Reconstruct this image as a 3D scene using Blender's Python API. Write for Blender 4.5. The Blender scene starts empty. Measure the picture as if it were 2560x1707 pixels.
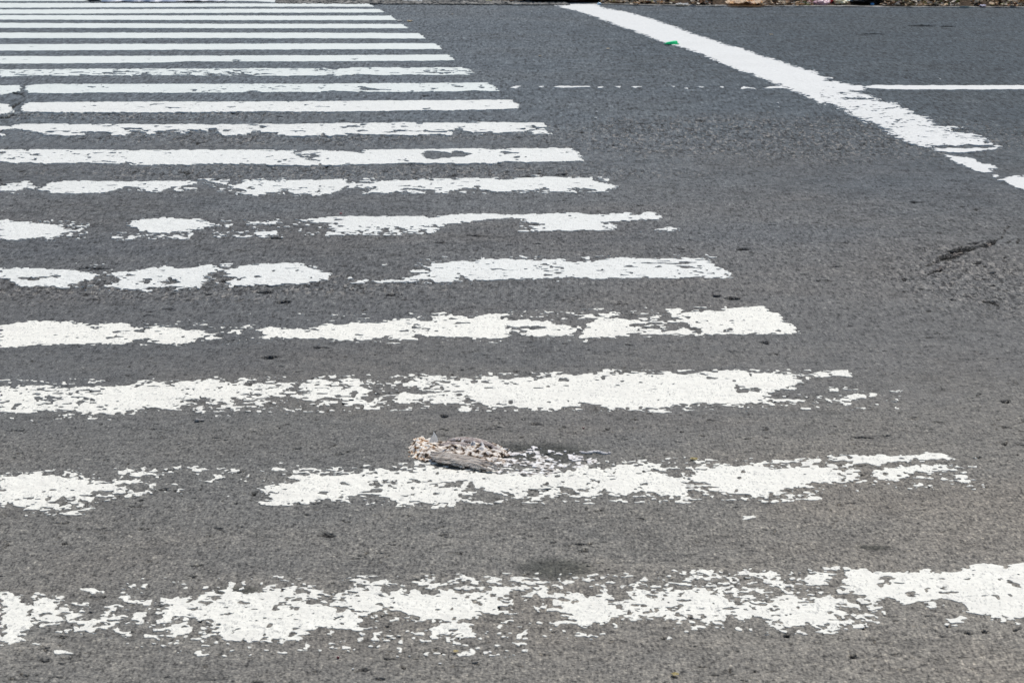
import bpy, math, random
import numpy as np
from mathutils import Vector, Matrix, noise as mn

random.seed(7)
C = bpy.data.collections.new("scene"); bpy.context.scene.collection.children.link(C)

# ------------------------------------------------------------------ camera model
F = 7000.0; CX, CY = 1280.0, 853.5; H = 1.5
PITCH = math.atan(1283.0 / F)          # down
SP, CP = math.sin(PITCH), math.cos(PITCH)

def G(u, v):
    """point of the road plane seen at a pixel of the photograph"""
    a, b = (u - CX) / F, -(v - CY) / F
    dy = CP + b * SP; dz = -SP + b * CP
    t = H / -dz
    return (a * t, dy * t)

def pxscale(v):                         # metres across per photo pixel
    b = -(v - CY) / F
    return H / (SP - b * CP) / F

# ------------------------------------------------------------------ object helpers
def tag(o, label=None, cat=None, group=None, kind=None):
    if label: o['label'] = label
    if cat: o['category'] = cat
    if group: o['group'] = group
    if kind: o['kind'] = kind
    return o

def link(name, me, mat, parent=None):
    o = bpy.data.objects.new(name, me); C.objects.link(o)
    if mat is not None: me.materials.append(mat)
    if parent is not None: o.parent = parent
    return o

def empty(name, loc):
    o = bpy.data.objects.new(name, None); C.objects.link(o)
    o.empty_display_size = 0.05; o.location = loc
    return o

def mesh_np(name, V, polys, zf=None):
    """V (n,3); polys: list of int arrays (k, m) of equal-length faces"""
    me = bpy.data.meshes.new(name)
    loops = []; starts = []; tot = []
    s = 0
    for p in polys:
        if len(p) == 0: continue
        k, m = p.shape
        loops.append(p.ravel()); starts.append(s + np.arange(k) * m); tot.append(np.full(k, m))
        s += k * m
    loops = np.concatenate(loops); starts = np.concatenate(starts); tot = np.concatenate(tot)
    used, inv = np.unique(loops, return_inverse=True)
    V = V[used]
    if zf is not None: V = V.copy(); V[:, 2] = zf(V)
    me.vertices.add(len(V)); me.vertices.foreach_set('co', V.astype(np.float32).ravel())
    me.loops.add(len(inv)); me.loops.foreach_set('vertex_index', inv.astype(np.int32))
    me.polygons.add(len(starts)); me.polygons.foreach_set('loop_start', starts.astype(np.int32))
    me.polygons.foreach_set('loop_total', tot.astype(np.int32))
    me.update(calc_edges=True); me.validate()
    return me

# ------------------------------------------------------------------ noise in the ground plane
def vnoise(X, Y, cell, seed):
    x = X / cell + seed * 17.31; y = Y / cell + seed * 9.77
    xi = np.floor(x).astype(np.int64); yi = np.floor(y).astype(np.int64)
    fx = x - xi; fy = y - yi
    def h(a, b):
        n = (a * 374761393 + b * 668265263 + seed * 1442695041) & 0xFFFFFFFF
        n = ((n ^ (n >> 13)) * 1274126177) & 0xFFFFFFFF
        n = (n ^ (n >> 16)) & 0xFFFFFFFF
        return n / 4294967295.0
    ux = fx * fx * (3 - 2 * fx); uy = fy * fy * (3 - 2 * fy)
    a = h(xi, yi); b = h(xi + 1, yi); c = h(xi, yi + 1); d = h(xi + 1, yi + 1)
    return (a * (1 - ux) + b * ux) * (1 - uy) + (c * (1 - ux) + d * ux) * uy

def rough(X, Y, s, seed):
    """0..1, roughly uniform; patchy flaking with fine ragged edges"""
    Xr = X * .85; Y = Y * .68
    c, sn = math.cos(.5), math.sin(.5)
    A = Xr * c - Y * sn; B = Xr * sn + Y * c
    v = (.42 * vnoise(Xr, Y, s, seed) + .22 * vnoise(A, B, s * 2.1, seed + 1)
         + .18 * vnoise(Xr, Y, s * 5.3, seed + 2) + .26 * vnoise(A, B, s * .5, seed + 3))
    v = (v - .54) / .118
    return 1 / (1 + np.exp(-1.702 * v))

COARSE = [(1950, 345, 620, 55), (450, 715, 700, 34), (700, 335, 600, 26), (900, 428, 800, 20), (2440, 700, 190, 90),
          (300, 283, 500, 16)]
def gell(u, v, ru, rv):
    cx, cy = G(u, v); x1, _ = G(u + ru, v); _, y1 = G(u, v - rv); _, y0 = G(u, v + rv)
    return cx, (y0 + y1) / 2, abs(x1 - cx), (y1 - y0) / 2
def coarseness(X, Y):
    cz = np.zeros(X.shape); w = .9 * (vnoise(X, Y, .25, 21) - .5)
    for z in COARSE:
        cx, cy, ax, ay = gell(*z)
        cz = np.maximum(cz, np.clip((1.25 - np.sqrt(((X - cx) / ax) ** 2 + ((Y - cy) / ay) ** 2) - w) / .5, 0, 1))
    return cz
def relief(X, Y, cz=None):
    """height of the worn asphalt, <= 0"""
    if cz is None: cz = coarseness(X, Y)
    k1 = np.clip((11 - Y) / 3, 0, 1)
    h = .0030 * k1 * vnoise(X, Y, .0105, 301) + .0050 * (1 - k1) * vnoise(X, Y, .019, 305) + .0042 * vnoise(X, Y, .027, 302) ** 1.6 + .0030 * vnoise(X, Y, .07, 303) ** 1.6
    return -h * (.75 + .7 * cz) - .0016 * vnoise(X, Y, .45, 304)

def sdf(X, Y, poly):
    P = np.array(poly, float)
    d2 = np.full(X.shape, 1e9); inside = np.zeros(X.shape, bool)
    n = len(P)
    for i in range(n):
        ax, ay = P[i]; bx, by = P[(i + 1) % n]
        ex, ey = bx - ax, by - ay
        L = ex * ex + ey * ey
        if L < 1e-12: continue
        wx = X - ax; wy = Y - ay
        t = np.clip((wx * ex + wy * ey) / L, 0, 1)
        dx = wx - ex * t; dy = wy - ey * t
        d2 = np.minimum(d2, dx * dx + dy * dy)
        cond = (ay > Y) != (by > Y)
        if ey != 0:
            xi = ax + (Y - ay) / ey * ex
            inside ^= cond & (X < xi)
    d = np.sqrt(d2)
    return np.where(inside, d, -d)

CASES = {1: [[0, 4, 7]], 2: [[1, 5, 4]], 3: [[0, 1, 5, 7]], 4: [[2, 6, 5]], 5: [[0, 4, 7], [2, 6, 5]],
         6: [[1, 2, 6, 4]], 7: [[0, 1, 2, 6, 7]], 8: [[3, 7, 6]], 9: [[0, 4, 6, 3]], 10: [[1, 5, 4], [3, 7, 6]],
         11: [[0, 1, 5, 6, 3]], 12: [[2, 3, 7, 5]], 13: [[0, 4, 5, 2, 3]], 14: [[1, 2, 3, 7, 4]]}

def march(name, xs, ys, g, ztop, zbot):
    conform = ztop < .0025
    """closed-top sheet where g>0, with side walls; runs of full cells become one quad"""
    ny, nx = g.shape
    g = np.where(np.abs(g) < 1e-6, 1e-6, g)
    X, Y = np.meshgrid(xs, ys)
    ncor = nx * ny
    V = [np.c_[X.ravel(), Y.ravel()]]
    gx0, gx1 = g[:, :-1], g[:, 1:]
    t = np.clip(gx0 / np.where(gx0 - gx1 == 0, 1, gx0 - gx1), 0.03, .97)
    V.append(np.c_[(X[:, :-1] + (X[:, 1:] - X[:, :-1]) * t).ravel(), Y[:, :-1].ravel()])
    gy0, gy1 = g[:-1], g[1:]
    t = np.clip(gy0 / np.where(gy0 - gy1 == 0, 1, gy0 - gy1), 0.03, .97)
    V.append(np.c_[X[:-1].ravel(), (Y[:-1] + (Y[1:] - Y[:-1]) * t).ravel()])
    V = np.concatenate(V); nv = len(V)
    hb = ncor; vb = ncor + ny * (nx - 1)
    s = g > 0
    code = s[:-1, :-1] * 1 + s[:-1, 1:] * 2 + s[1:, 1:] * 4 + s[1:, :-1] * 8
    polys = {3: [], 4: [], 5: []}
    walls = []
    for c, lst in CASES.items():
        j, i = np.nonzero(code == c)
        if len(j) == 0: continue
        ids = {0: j * nx + i, 1: j * nx + i + 1, 2: (j + 1) * nx + i + 1, 3: (j + 1) * nx + i,
               4: hb + j * (nx - 1) + i, 6: hb + (j + 1) * (nx - 1) + i,
               7: vb + j * nx + i, 5: vb + j * nx + i + 1}
        for poly in lst:
            polys[len(poly)].append(np.stack([ids[k] for k in poly], 1))
            for a, b in zip(poly, poly[1:] + poly[:1]):
                if a >= 4 and b >= 4:
                    walls.append(np.stack([ids[a], ids[a] + nv, ids[b] + nv, ids[b]], 1))
    if conform:
        j0, i0 = np.nonzero(code == 15); i1 = i0 + 1
    else:
        full = np.zeros((ny - 1, nx + 1), np.int8); full[:, 1:-1] = (code == 15)
        d = np.diff(full, axis=1)
        j0, i0 = np.nonzero(d == 1); j1, i1 = np.nonzero(d == -1)
    if len(j0):
        polys[4].append(np.stack([j0 * nx + i0, j0 * nx + i1, (j0 + 1) * nx + i1, (j0 + 1) * nx + i0], 1))
    V3 = np.concatenate([np.c_[V, np.full(nv, ztop)], np.c_[V, np.full(nv, zbot)]])
    out = [np.concatenate(p) for p in polys.values() if p]
    if walls: out.append(np.concatenate(walls))
    if conform:      # the paint film follows the stones it lies on, filling the hollows partly
        def zf(P):
            h = relief(P[:, 0], P[:, 1])
            t = np.clip((P[:, 1] - 8) / 6, 0, 1)
            return np.where(P[:, 2] > 0, h * (.85 - .35 * t) + .0006 + .0016 * t, h - .0006)
        return mesh_np(name, V3, out, zf)
    return mesh_np(name, V3, out)

# ------------------------------------------------------------------ materials
def newmat(name):
    m = bpy.data.materials.new(name); m.use_nodes = True
    nt = m.node_tree; b = nt.nodes['Principled BSDF']
    return m, nt, b

def N(nt, typ, **kw):
    n = nt.nodes.new(typ)
    for k, v in kw.items():
        if k in n.inputs: n.inputs[k].default_value = v
        else: setattr(n, k, v)
    return n

def noise(nt, vec, scale, detail=4, rough=.55, dim='3D'):
    n = nt.nodes.new('ShaderNodeTexNoise'); n.noise_dimensions = dim
    n.inputs['Scale'].default_value = scale; n.inputs['Detail'].default_value = detail
    n.inputs['Roughness'].default_value = rough
    nt.links.new(vec, n.inputs['Vector']); return n.outputs['Fac']

def ramp(nt, fac, stops):
    r = nt.nodes.new('ShaderNodeValToRGB'); cr = r.color_ramp
    cr.elements[0].position, cr.elements[0].color = stops[0][0], (*stops[0][1], 1)
    cr.elements[1].position, cr.elements[1].color = stops[-1][0], (*stops[-1][1], 1)
    for p, c in stops[1:-1]:
        e = cr.elements.new(p); e.color = (*c, 1)
    nt.links.new(fac, r.inputs['Fac']); return r.outputs['Color']

def mix(nt, fac, a, b, typ='MIX'):
    m = nt.nodes.new('ShaderNodeMix'); m.data_type = 'RGBA'; m.blend_type = typ; m.clamp_factor = True
    for sock, v in ((m.inputs['Factor'], fac), (m.inputs['A'], a), (m.inputs['B'], b)):
        if isinstance(v, (int, float)): sock.default_value = v
        elif isinstance(v, tuple): sock.default_value = (*v, 1)
        else: nt.links.new(v, sock)
    return m.outputs['Result']

def mth(nt, op, a, b=0.0, c=None, clamp=False):
    m = nt.nodes.new('ShaderNodeMath'); m.operation = op; m.use_clamp = clamp
    for i, v in enumerate((a, b) if c is None else (a, b, c)):
        if isinstance(v, (int, float)): m.inputs[i].default_value = v
        else: nt.links.new(v, m.inputs[i])
    return m.outputs[0]

def mrange(nt, v, a, b, c=0., d=1., smooth=True):
    m = nt.nodes.new('ShaderNodeMapRange'); m.clamp = True
    if smooth: m.interpolation_type = 'SMOOTHSTEP'
    nt.links.new(v, m.inputs['Value'])
    for k, x in zip(('From Min', 'From Max', 'To Min', 'To Max'), (a, b, c, d)): m.inputs[k].default_value = x
    return m.outputs['Result']

def bump(nt, h, strength, dist, b, prev=None):
    n = nt.nodes.new('ShaderNodeBump'); n.inputs['Strength'].default_value = strength
    n.inputs['Distance'].default_value = dist
    nt.links.new(h, n.inputs['Height'])
    if prev is not None: nt.links.new(prev, n.inputs['Normal'])
    if b is not None: nt.links.new(n.outputs[0], b.inputs['Normal'])
    return n.outputs[0]

def ellipse_mask(nt, px, py, rot, cx, cy, rx, ry, wob, soft=.5):
    """1 inside a wobbly ground ellipse, 0 outside"""
    dx = mth(nt, 'SUBTRACT', px, cx); dy = mth(nt, 'SUBTRACT', py, cy)
    ex = mth(nt, 'DIVIDE', dx, rx); ey = mth(nt, 'DIVIDE', dy, ry)
    d = mth(nt, 'SQRT', mth(nt, 'ADD', mth(nt, 'MULTIPLY', ex, ex), mth(nt, 'MULTIPLY', ey, ey)))
    d = mth(nt, 'ADD', d, wob)
    return mrange(nt, d, 1 - soft, 1 + soft, 1., 0.)

def ground_ellipse(u, v, ru, rv):
    cx, cy = G(u, v); x1, _ = G(u + ru, v); _, y1 = G(u, v - rv); _, y0 = G(u, v + rv)
    return cx, (y0 + y1) / 2, abs(x1 - cx), (y1 - y0) / 2

# zones of coarser, more open asphalt and of dark stains, found on the road
SMOOTH = [(1700, 590, 500, 34), (200, 620, 300, 22), (2300, 450, 300, 60)]
STAIN = [(1395, 1417, 92, 24), (2180, 1362, 42, 5), (1330, 1128, 150, 22), (600, 1470, 60, 10)]

def asphalt_mat():
    m, nt, b = newmat('asphalt')
    geo = nt.nodes.new('ShaderNodeNewGeometry'); pos = geo.outputs['Position']
    sx = nt.nodes.new('ShaderNodeSeparateXYZ'); nt.links.new(pos, sx.inputs[0])
    px, py = sx.outputs[0], sx.outputs[1]
    # grain of the aggregate, stretched along Y to offset foreshortening, coarser farther off
    def grain(scale, st, seed):
        mp = nt.nodes.new('ShaderNodeMapping'); mp.inputs['Scale'].default_value = (1, st, 1); mp.inputs['Location'].default_value = (seed, seed, 0)
        nt.links.new(pos, mp.inputs['Vector']); return noise(nt, mp.outputs[0], scale, 2.5, .6)
    g1 = grain(165, .30, 3.1); g2 = grain(112, .19, 7.7); g3 = grain(66, .125, 11.3)
    w12 = mrange(nt, py, 6.0, 9.5); w23 = mrange(nt, py, 10.5, 15.5)
    def lerp(w, a, c): return mth(nt, 'ADD', mth(nt, 'MULTIPLY', a, mth(nt, 'SUBTRACT', 1.0, w)), mth(nt, 'MULTIPLY', c, w))
    gr = lerp(w23, lerp(w12, g1, g2), g3)
    fine = noise(nt, pos, 210, 3, .7)
    mid = noise(nt, pos, 70, 4, .7)
    broad = noise(nt, pos, 1.1, 5, .6)
    med = noise(nt, pos, 9, 6, .72)
    streak_map = nt.nodes.new('ShaderNodeMapping'); streak_map.inputs['Scale'].default_value = (.35, 2.0, 1)
    streak_map.inputs['Rotation'].default_value = (0, 0, .04)
    nt.links.new(pos, streak_map.inputs['Vector'])
    streak = noise(nt, streak_map.outputs[0], 2.6, 6, .65)
    vor = nt.nodes.new('ShaderNodeTexVoronoi'); vor.feature = 'F1'; vor.inputs['Scale'].default_value = 150
    nt.links.new(pos, vor.inputs['Vector'])
    vor2 = nt.nodes.new('ShaderNodeTexVoronoi'); vor2.feature = 'F1'; vor2.inputs['Scale'].default_value = 38
    nt.links.new(pos, vor2.inputs['Vector'])
    wob = mth(nt, 'MULTIPLY', mth(nt, 'SUBTRACT', noise(nt, pos, 4.5, 4, .6), .5), 1.3)
    coarse = None
    for z in COARSE:
        k = ellipse_mask(nt, px, py, 0, *ground_ellipse(*z), wob)
        coarse = k if coarse is None else mth(nt, 'MAXIMUM', coarse, k)
    smooth = None
    for z in SMOOTH:
        k = ellipse_mask(nt, px, py, 0, *ground_ellipse(*z), wob)
        smooth = k if smooth is None else mth(nt, 'MAXIMUM', smooth, k)
    stain = None
    for z in STAIN:
        k = ellipse_mask(nt, px, py, 0, *ground_ellipse(*z), mth(nt, 'MULTIPLY', wob, .5), .45)
        stain = k if stain is None else mth(nt, 'MAXIMUM', stain, k)
    # stones of several greys in a bituminous binder
    ag = nt.nodes.new('ShaderNodeSeparateColor'); nt.links.new(vor.outputs['Color'], ag.inputs[0])
    stone = ramp(nt, ag.outputs[0], [(0, (.115, .114, .112)), (.5, (.175, .173, .168)), (.9, (.22, .217, .21)), (1, (.33, .32, .30))])
    binder = ramp(nt, fine, [(.3, (.10, .10, .10)), (.7, (.235, .232, .228))])
    col = mix(nt, mrange(nt, vor.outputs['Distance'], .25, .75), stone, binder)
    col = mix(nt, .25, col, ramp(nt, mid, [(.28, (.42, .42, .42)), (.5, (.98, .98, .98)), (.72, (1.75, 1.73, 1.7))]), 'MULTIPLY')
    gcon = ramp(nt, gr, [(.24, (.05, .05, .05)), (.37, (.34, .34, .34)), (.45, (.92, .92, .92)), (.60, (1.3, 1.29, 1.27)), (.76, (2.6, 2.55, 2.4))])
    col = mix(nt, mth(nt, 'MULTIPLY_ADD', coarse, .22, .78), col, gcon, 'MULTIPLY')
    col = mix(nt, .2, col, ramp(nt, med, [(.28, (.6, .6, .61)), (.5, (1, 1, 1)), (.72, (1.35, 1.34, 1.32))]), 'MULTIPLY')
    col = mix(nt, .45, col, ramp(nt, broad, [(.3, (.84, .845, .86)), (.7, (1.14, 1.13, 1.11))]), 'MULTIPLY')
    col = mix(nt, .35, col, ramp(nt, streak, [(.3, (.82, .825, .84)), (.7, (1.15, 1.14, 1.12))]), 'MULTIPLY')
    # tone of the road: warm and light close by, bluer and darker farther along
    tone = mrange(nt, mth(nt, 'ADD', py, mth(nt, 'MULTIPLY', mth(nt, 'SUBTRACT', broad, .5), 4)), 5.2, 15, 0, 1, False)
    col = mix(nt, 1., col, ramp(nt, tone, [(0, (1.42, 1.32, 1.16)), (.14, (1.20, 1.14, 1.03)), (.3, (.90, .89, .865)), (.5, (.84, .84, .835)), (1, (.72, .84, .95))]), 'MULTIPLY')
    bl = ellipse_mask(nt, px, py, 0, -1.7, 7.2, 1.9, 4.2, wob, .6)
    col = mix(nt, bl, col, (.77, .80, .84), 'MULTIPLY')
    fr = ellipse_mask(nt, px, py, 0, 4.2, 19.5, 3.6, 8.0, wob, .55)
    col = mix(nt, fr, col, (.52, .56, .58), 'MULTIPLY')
    warmy = mrange(nt, noise(nt, pos, .9, 3, .5), .45, .65)
    col = mix(nt, mth(nt, 'MULTIPLY', warmy, .3), col, (1.12, 1.02, .93), 'MULTIPLY')
    pits = mrange(nt, grain(58, .24, 5.5), .53, .61)
    col = mix(nt, mth(nt, 'MULTIPLY', mth(nt, 'MULTIPLY', pits, coarse), .8), col, (.035, .034, .033))
    lite = mrange(nt, grain(70, .24, 19.5), .55, .66)
    col = mix(nt, mth(nt, 'MULTIPLY', mth(nt, 'MULTIPLY', lite, coarse), .6), col, (.40, .37, .33))
    col = mix(nt, mth(nt, 'MULTIPLY', smooth, .35), col, (.72, .78, .86), 'MULTIPLY')
    col = mix(nt, mth(nt, 'MULTIPLY', stain, .9), col, (.36, .38, .36), 'MULTIPLY')
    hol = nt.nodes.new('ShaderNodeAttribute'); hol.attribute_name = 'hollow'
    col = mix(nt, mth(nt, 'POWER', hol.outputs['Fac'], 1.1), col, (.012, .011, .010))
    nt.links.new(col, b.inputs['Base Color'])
    b.inputs['Roughness'].default_value = .88
    b.inputs['Specular IOR Level'].default_value = .25
    h = mth(nt, 'ADD', mth(nt, 'MULTIPLY', vor.outputs['Distance'], -.9), mth(nt, 'MULTIPLY', fine, .5))
    n1 = bump(nt, mth(nt, 'SUBTRACT', med, mth(nt, 'MULTIPLY', vor2.outputs['Distance'], .25)), .22, .012, None)
    bump(nt, h, .7, .006, b, n1)
    return m

def paint_mat(name, base, dirt, spots=.35, grey=.0):
    m, nt, b = newmat(name)
    geo = nt.nodes.new('ShaderNodeNewGeometry'); pos = geo.outputs['Position']
    fine = noise(nt, pos, 260, 3, .65); med = noise(nt, pos, 14, 6, .7); br = noise(nt, pos, 1.7, 4, .6)
    col = mix(nt, mrange(nt, med, .42, .72), base, dirt)
    col = mix(nt, mth(nt, 'MULTIPLY', mrange(nt, br, .45, .7), .5), col, dirt)
    mp2 = nt.nodes.new('ShaderNodeMapping'); mp2.inputs['Scale'].default_value = (1, .3, 1); nt.links.new(pos, mp2.inputs['Vector'])
    gp = noise(nt, mp2.outputs[0], 190, 3, .65)
    thin = mrange(nt, mth(nt, 'ADD', gp, mth(nt, 'MULTIPLY', mth(nt, 'SUBTRACT', med, .5), .5)), .33, .47, 1, 0)
    col = mix(nt, mth(nt, 'MULTIPLY', thin, min(1, spots * 2.2)), col, (.42, .41, .38))
    spk = mrange(nt, noise(nt, pos, 120, 4, .75), .62, .74)
    col = mix(nt, mth(nt, 'MULTIPLY', spk, spots), col, (.3, .29, .27))
    # hairline worn pinholes where stones poke through
    pin = mrange(nt, noise(nt, pos, 48, 5, .8), .66, .74)
    col = mix(nt, mth(nt, 'MULTIPLY', pin, spots), col, (.2, .195, .185))
    nt.links.new(col, b.inputs['Base Color'])
    b.inputs['Roughness'].default_value = .6
    b.inputs['Specular IOR Level'].default_value = .3
    vor = nt.nodes.new('ShaderNodeTexVoronoi'); vor.inputs['Scale'].default_value = 95
    nt.links.new(pos, vor.inputs['Vector'])
    n1 = bump(nt, noise(nt, pos, 9, 6, .72), .3, .012, None)
    bump(nt, mth(nt, 'ADD', mth(nt, 'MULTIPLY', vor.outputs['Distance'], -.6), fine), .35, .004, b, n1)
    return m

def simple(name, c1, c2, scale, rough_=.7, spec=.3, bmp=.3, dist=.003, detail=5, c3=None, stretch=None, local=False):
    m, nt, b = newmat(name)
    if local:
        tc = nt.nodes.new('ShaderNodeTexCoord'); pos = tc.outputs['Object']
    else:
        geo = nt.nodes.new('ShaderNodeNewGeometry'); pos = geo.outputs['Position']
    if stretch:
        mp = nt.nodes.new('ShaderNodeMapping'); mp.inputs['Scale'].default_value = stretch
        nt.links.new(pos, mp.inputs['Vector']); pos = mp.outputs[0]
    n = noise(nt, pos, scale, detail, .65)
    st = [(.32, c1), (.66, c2)] if c3 is None else [(.3, c1), (.5, c3), (.68, c2)]
    nt.links.new(ramp(nt, n, st), b.inputs['Base Color'])
    b.inputs['Roughness'].default_value = rough_; b.inputs['Specular IOR Level'].default_value = spec
    bump(nt, n, bmp, dist, b)
    return m

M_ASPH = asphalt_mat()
M_PAINT = paint_mat('road_paint', (.88, .85, .75), (.76, .73, .65), .34)
M_PAINT_MID = paint_mat('road_paint_plain', (.79, .785, .73), (.69, .685, .635), .3)
M_PAINT_FAR = paint_mat('road_paint_cool', (.74, .77, .72), (.63, .66, .62), .25)  # same paint in a cooler, darker tone for the far bars
M_PAINT_GREY = paint_mat('road_paint_line', (.73, .725, .69), (.66, .655, .62), .15)

# ------------------------------------------------------------------ painted markings
def tr(ox, oy, s, pts): return [(ox + x / s, oy + y / s) for x, y in pts]
R = {'A0': (0, 1400, 2.735), 'B0': (850, 1400, 2.735), 'C0': (1700, 1380, 2.735),
     'A': (0, 1100, 2.735), 'B': (850, 1100, 2.735), 'C': (1700, 1100, 2.735),
     'D': (0, 900, 2.735), 'E': (850, 900, 2.735), 'F': (1500, 900, 2.735),
     'G': (0, 730, 2.735), 'H': (600, 730, 2.735), 'I': (1300, 730, 2.735),
     'J': (0, 520, 2.45), 'K': (900, 520, 2.45), 'L': (0, 350, 2.94), 'M': (800, 350, 2.94),
     'N': (0, 190, 2.94), 'O': (700, 190, 2.94), 'Q': (0, 60, 2.94), 'R': (600, 60, 2.94),
     'T': (0, 0, 3.675), 'U': (640, 0, 3.675), 'V': (1280, 0, 3.675),
     'W': (1340, 0, 3.267), 'X': (1840, 180, 3.267), 'Y': (1240, 190, 2.94), 'P': (0, 0, 1.0)}

def S(reg, pts, sol=1.05, soft=.02, hole=False):
    """a patch of paint (or a worn-through hole) traced on the road plane"""
    return ([G(*p) for p in tr(*R[reg], pts)], sol, soft, hole)

def marking(name, shapes, label, cat, group, mat, seed, s=.02, z=.0012, res=1.3, dymax=.012, cell=None, chips=.765):
    pts = [p for sh in shapes if not sh[3] for p in sh[0]]
    x0 = min(p[0] for p in pts) - .04; x1 = max(p[0] for p in pts) + .04
    y0 = min(p[1] for p in pts) - .05; y1 = max(p[1] for p in pts) + .05
    ym = y0 + .05
    sc = math.hypot(ym, H) / F
    dx = min(max(res * sc, .0014), .006); dy = min(res * sc * math.hypot(ym, H) / H, dymax)
    if cell: dx, dy = cell
    xs = np.arange(x0, x1 + dx, dx); ys = np.arange(y0, y1 + dy, dy)
    X, Y = np.meshgrid(xs, ys)
    L = np.zeros(X.shape)
    # gentle waviness of hand-laid edges
    WX = X + .004 * (vnoise(X, Y, .05, seed + 40) - .5); WY = Y + .014 * (vnoise(X * .6, Y, .035, seed + 50) - .5)
    for poly, sol, soft, hole in shapes:
        P = np.array(poly); mgn = soft * 2 + .05
        i0 = np.searchsorted(xs, P[:, 0].min() - mgn); i1 = np.searchsorted(xs, P[:, 0].max() + mgn)
        j0 = np.searchsorted(ys, P[:, 1].min() - mgn); j1 = np.searchsorted(ys, P[:, 1].max() + mgn)
        if i1 <= i0 or j1 <= j0: continue
        sl = (slice(j0, j1), slice(i0, i1))
        sd = sdf(WX[sl], WY[sl], poly)
        if hole:
            L[sl] = np.minimum(L[sl], np.maximum(sol, .5 - sd / (2 * soft)))
        else:
            L[sl] = np.maximum(L[sl], np.clip(.5 + sd / (2 * soft), 0, sol))
    n = rough(X, Y, s, seed)
    g = np.where(L <= 0.02, -1., L - n)
    if chips:        # small chips knocked out of otherwise sound paint
        nf = .55 * vnoise(X * .8, Y * .7, s * 1.1, seed + 7) + .3 * vnoise(X * .8, Y, s * 2.6, seed + 8) + .15 * vnoise(X, Y, .35, seed + 9)
        g = np.where(L < 1.09, np.minimum(g, (chips - nf) * 3), g)
    g[0] = g[-1] = -1; g[:, 0] = g[:, -1] = -1
    me = march(name, xs, ys, g, z, -.0005)
    cx, cy = (x0 + x1) / 2, (y0 + y1) / 2
    me.transform(Matrix.Translation((-cx, -cy, 0)))
    o = link(name, me, mat); o.location = (cx, cy, 0)
    tag(o, label, cat, group)
    return o

def bar_left(yt, yb, sol, X1=-1.0, wid=4.3, xr=None):
    """rest of a bar beyond the left edge of the view"""
    a = G(3, yt); b = G(3, yb); xl = min(xr - wid, a[0] - .5)
    return ([a, (xl + .01, a[1]), (xl, b[1]), b], sol, .012, False)

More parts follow.
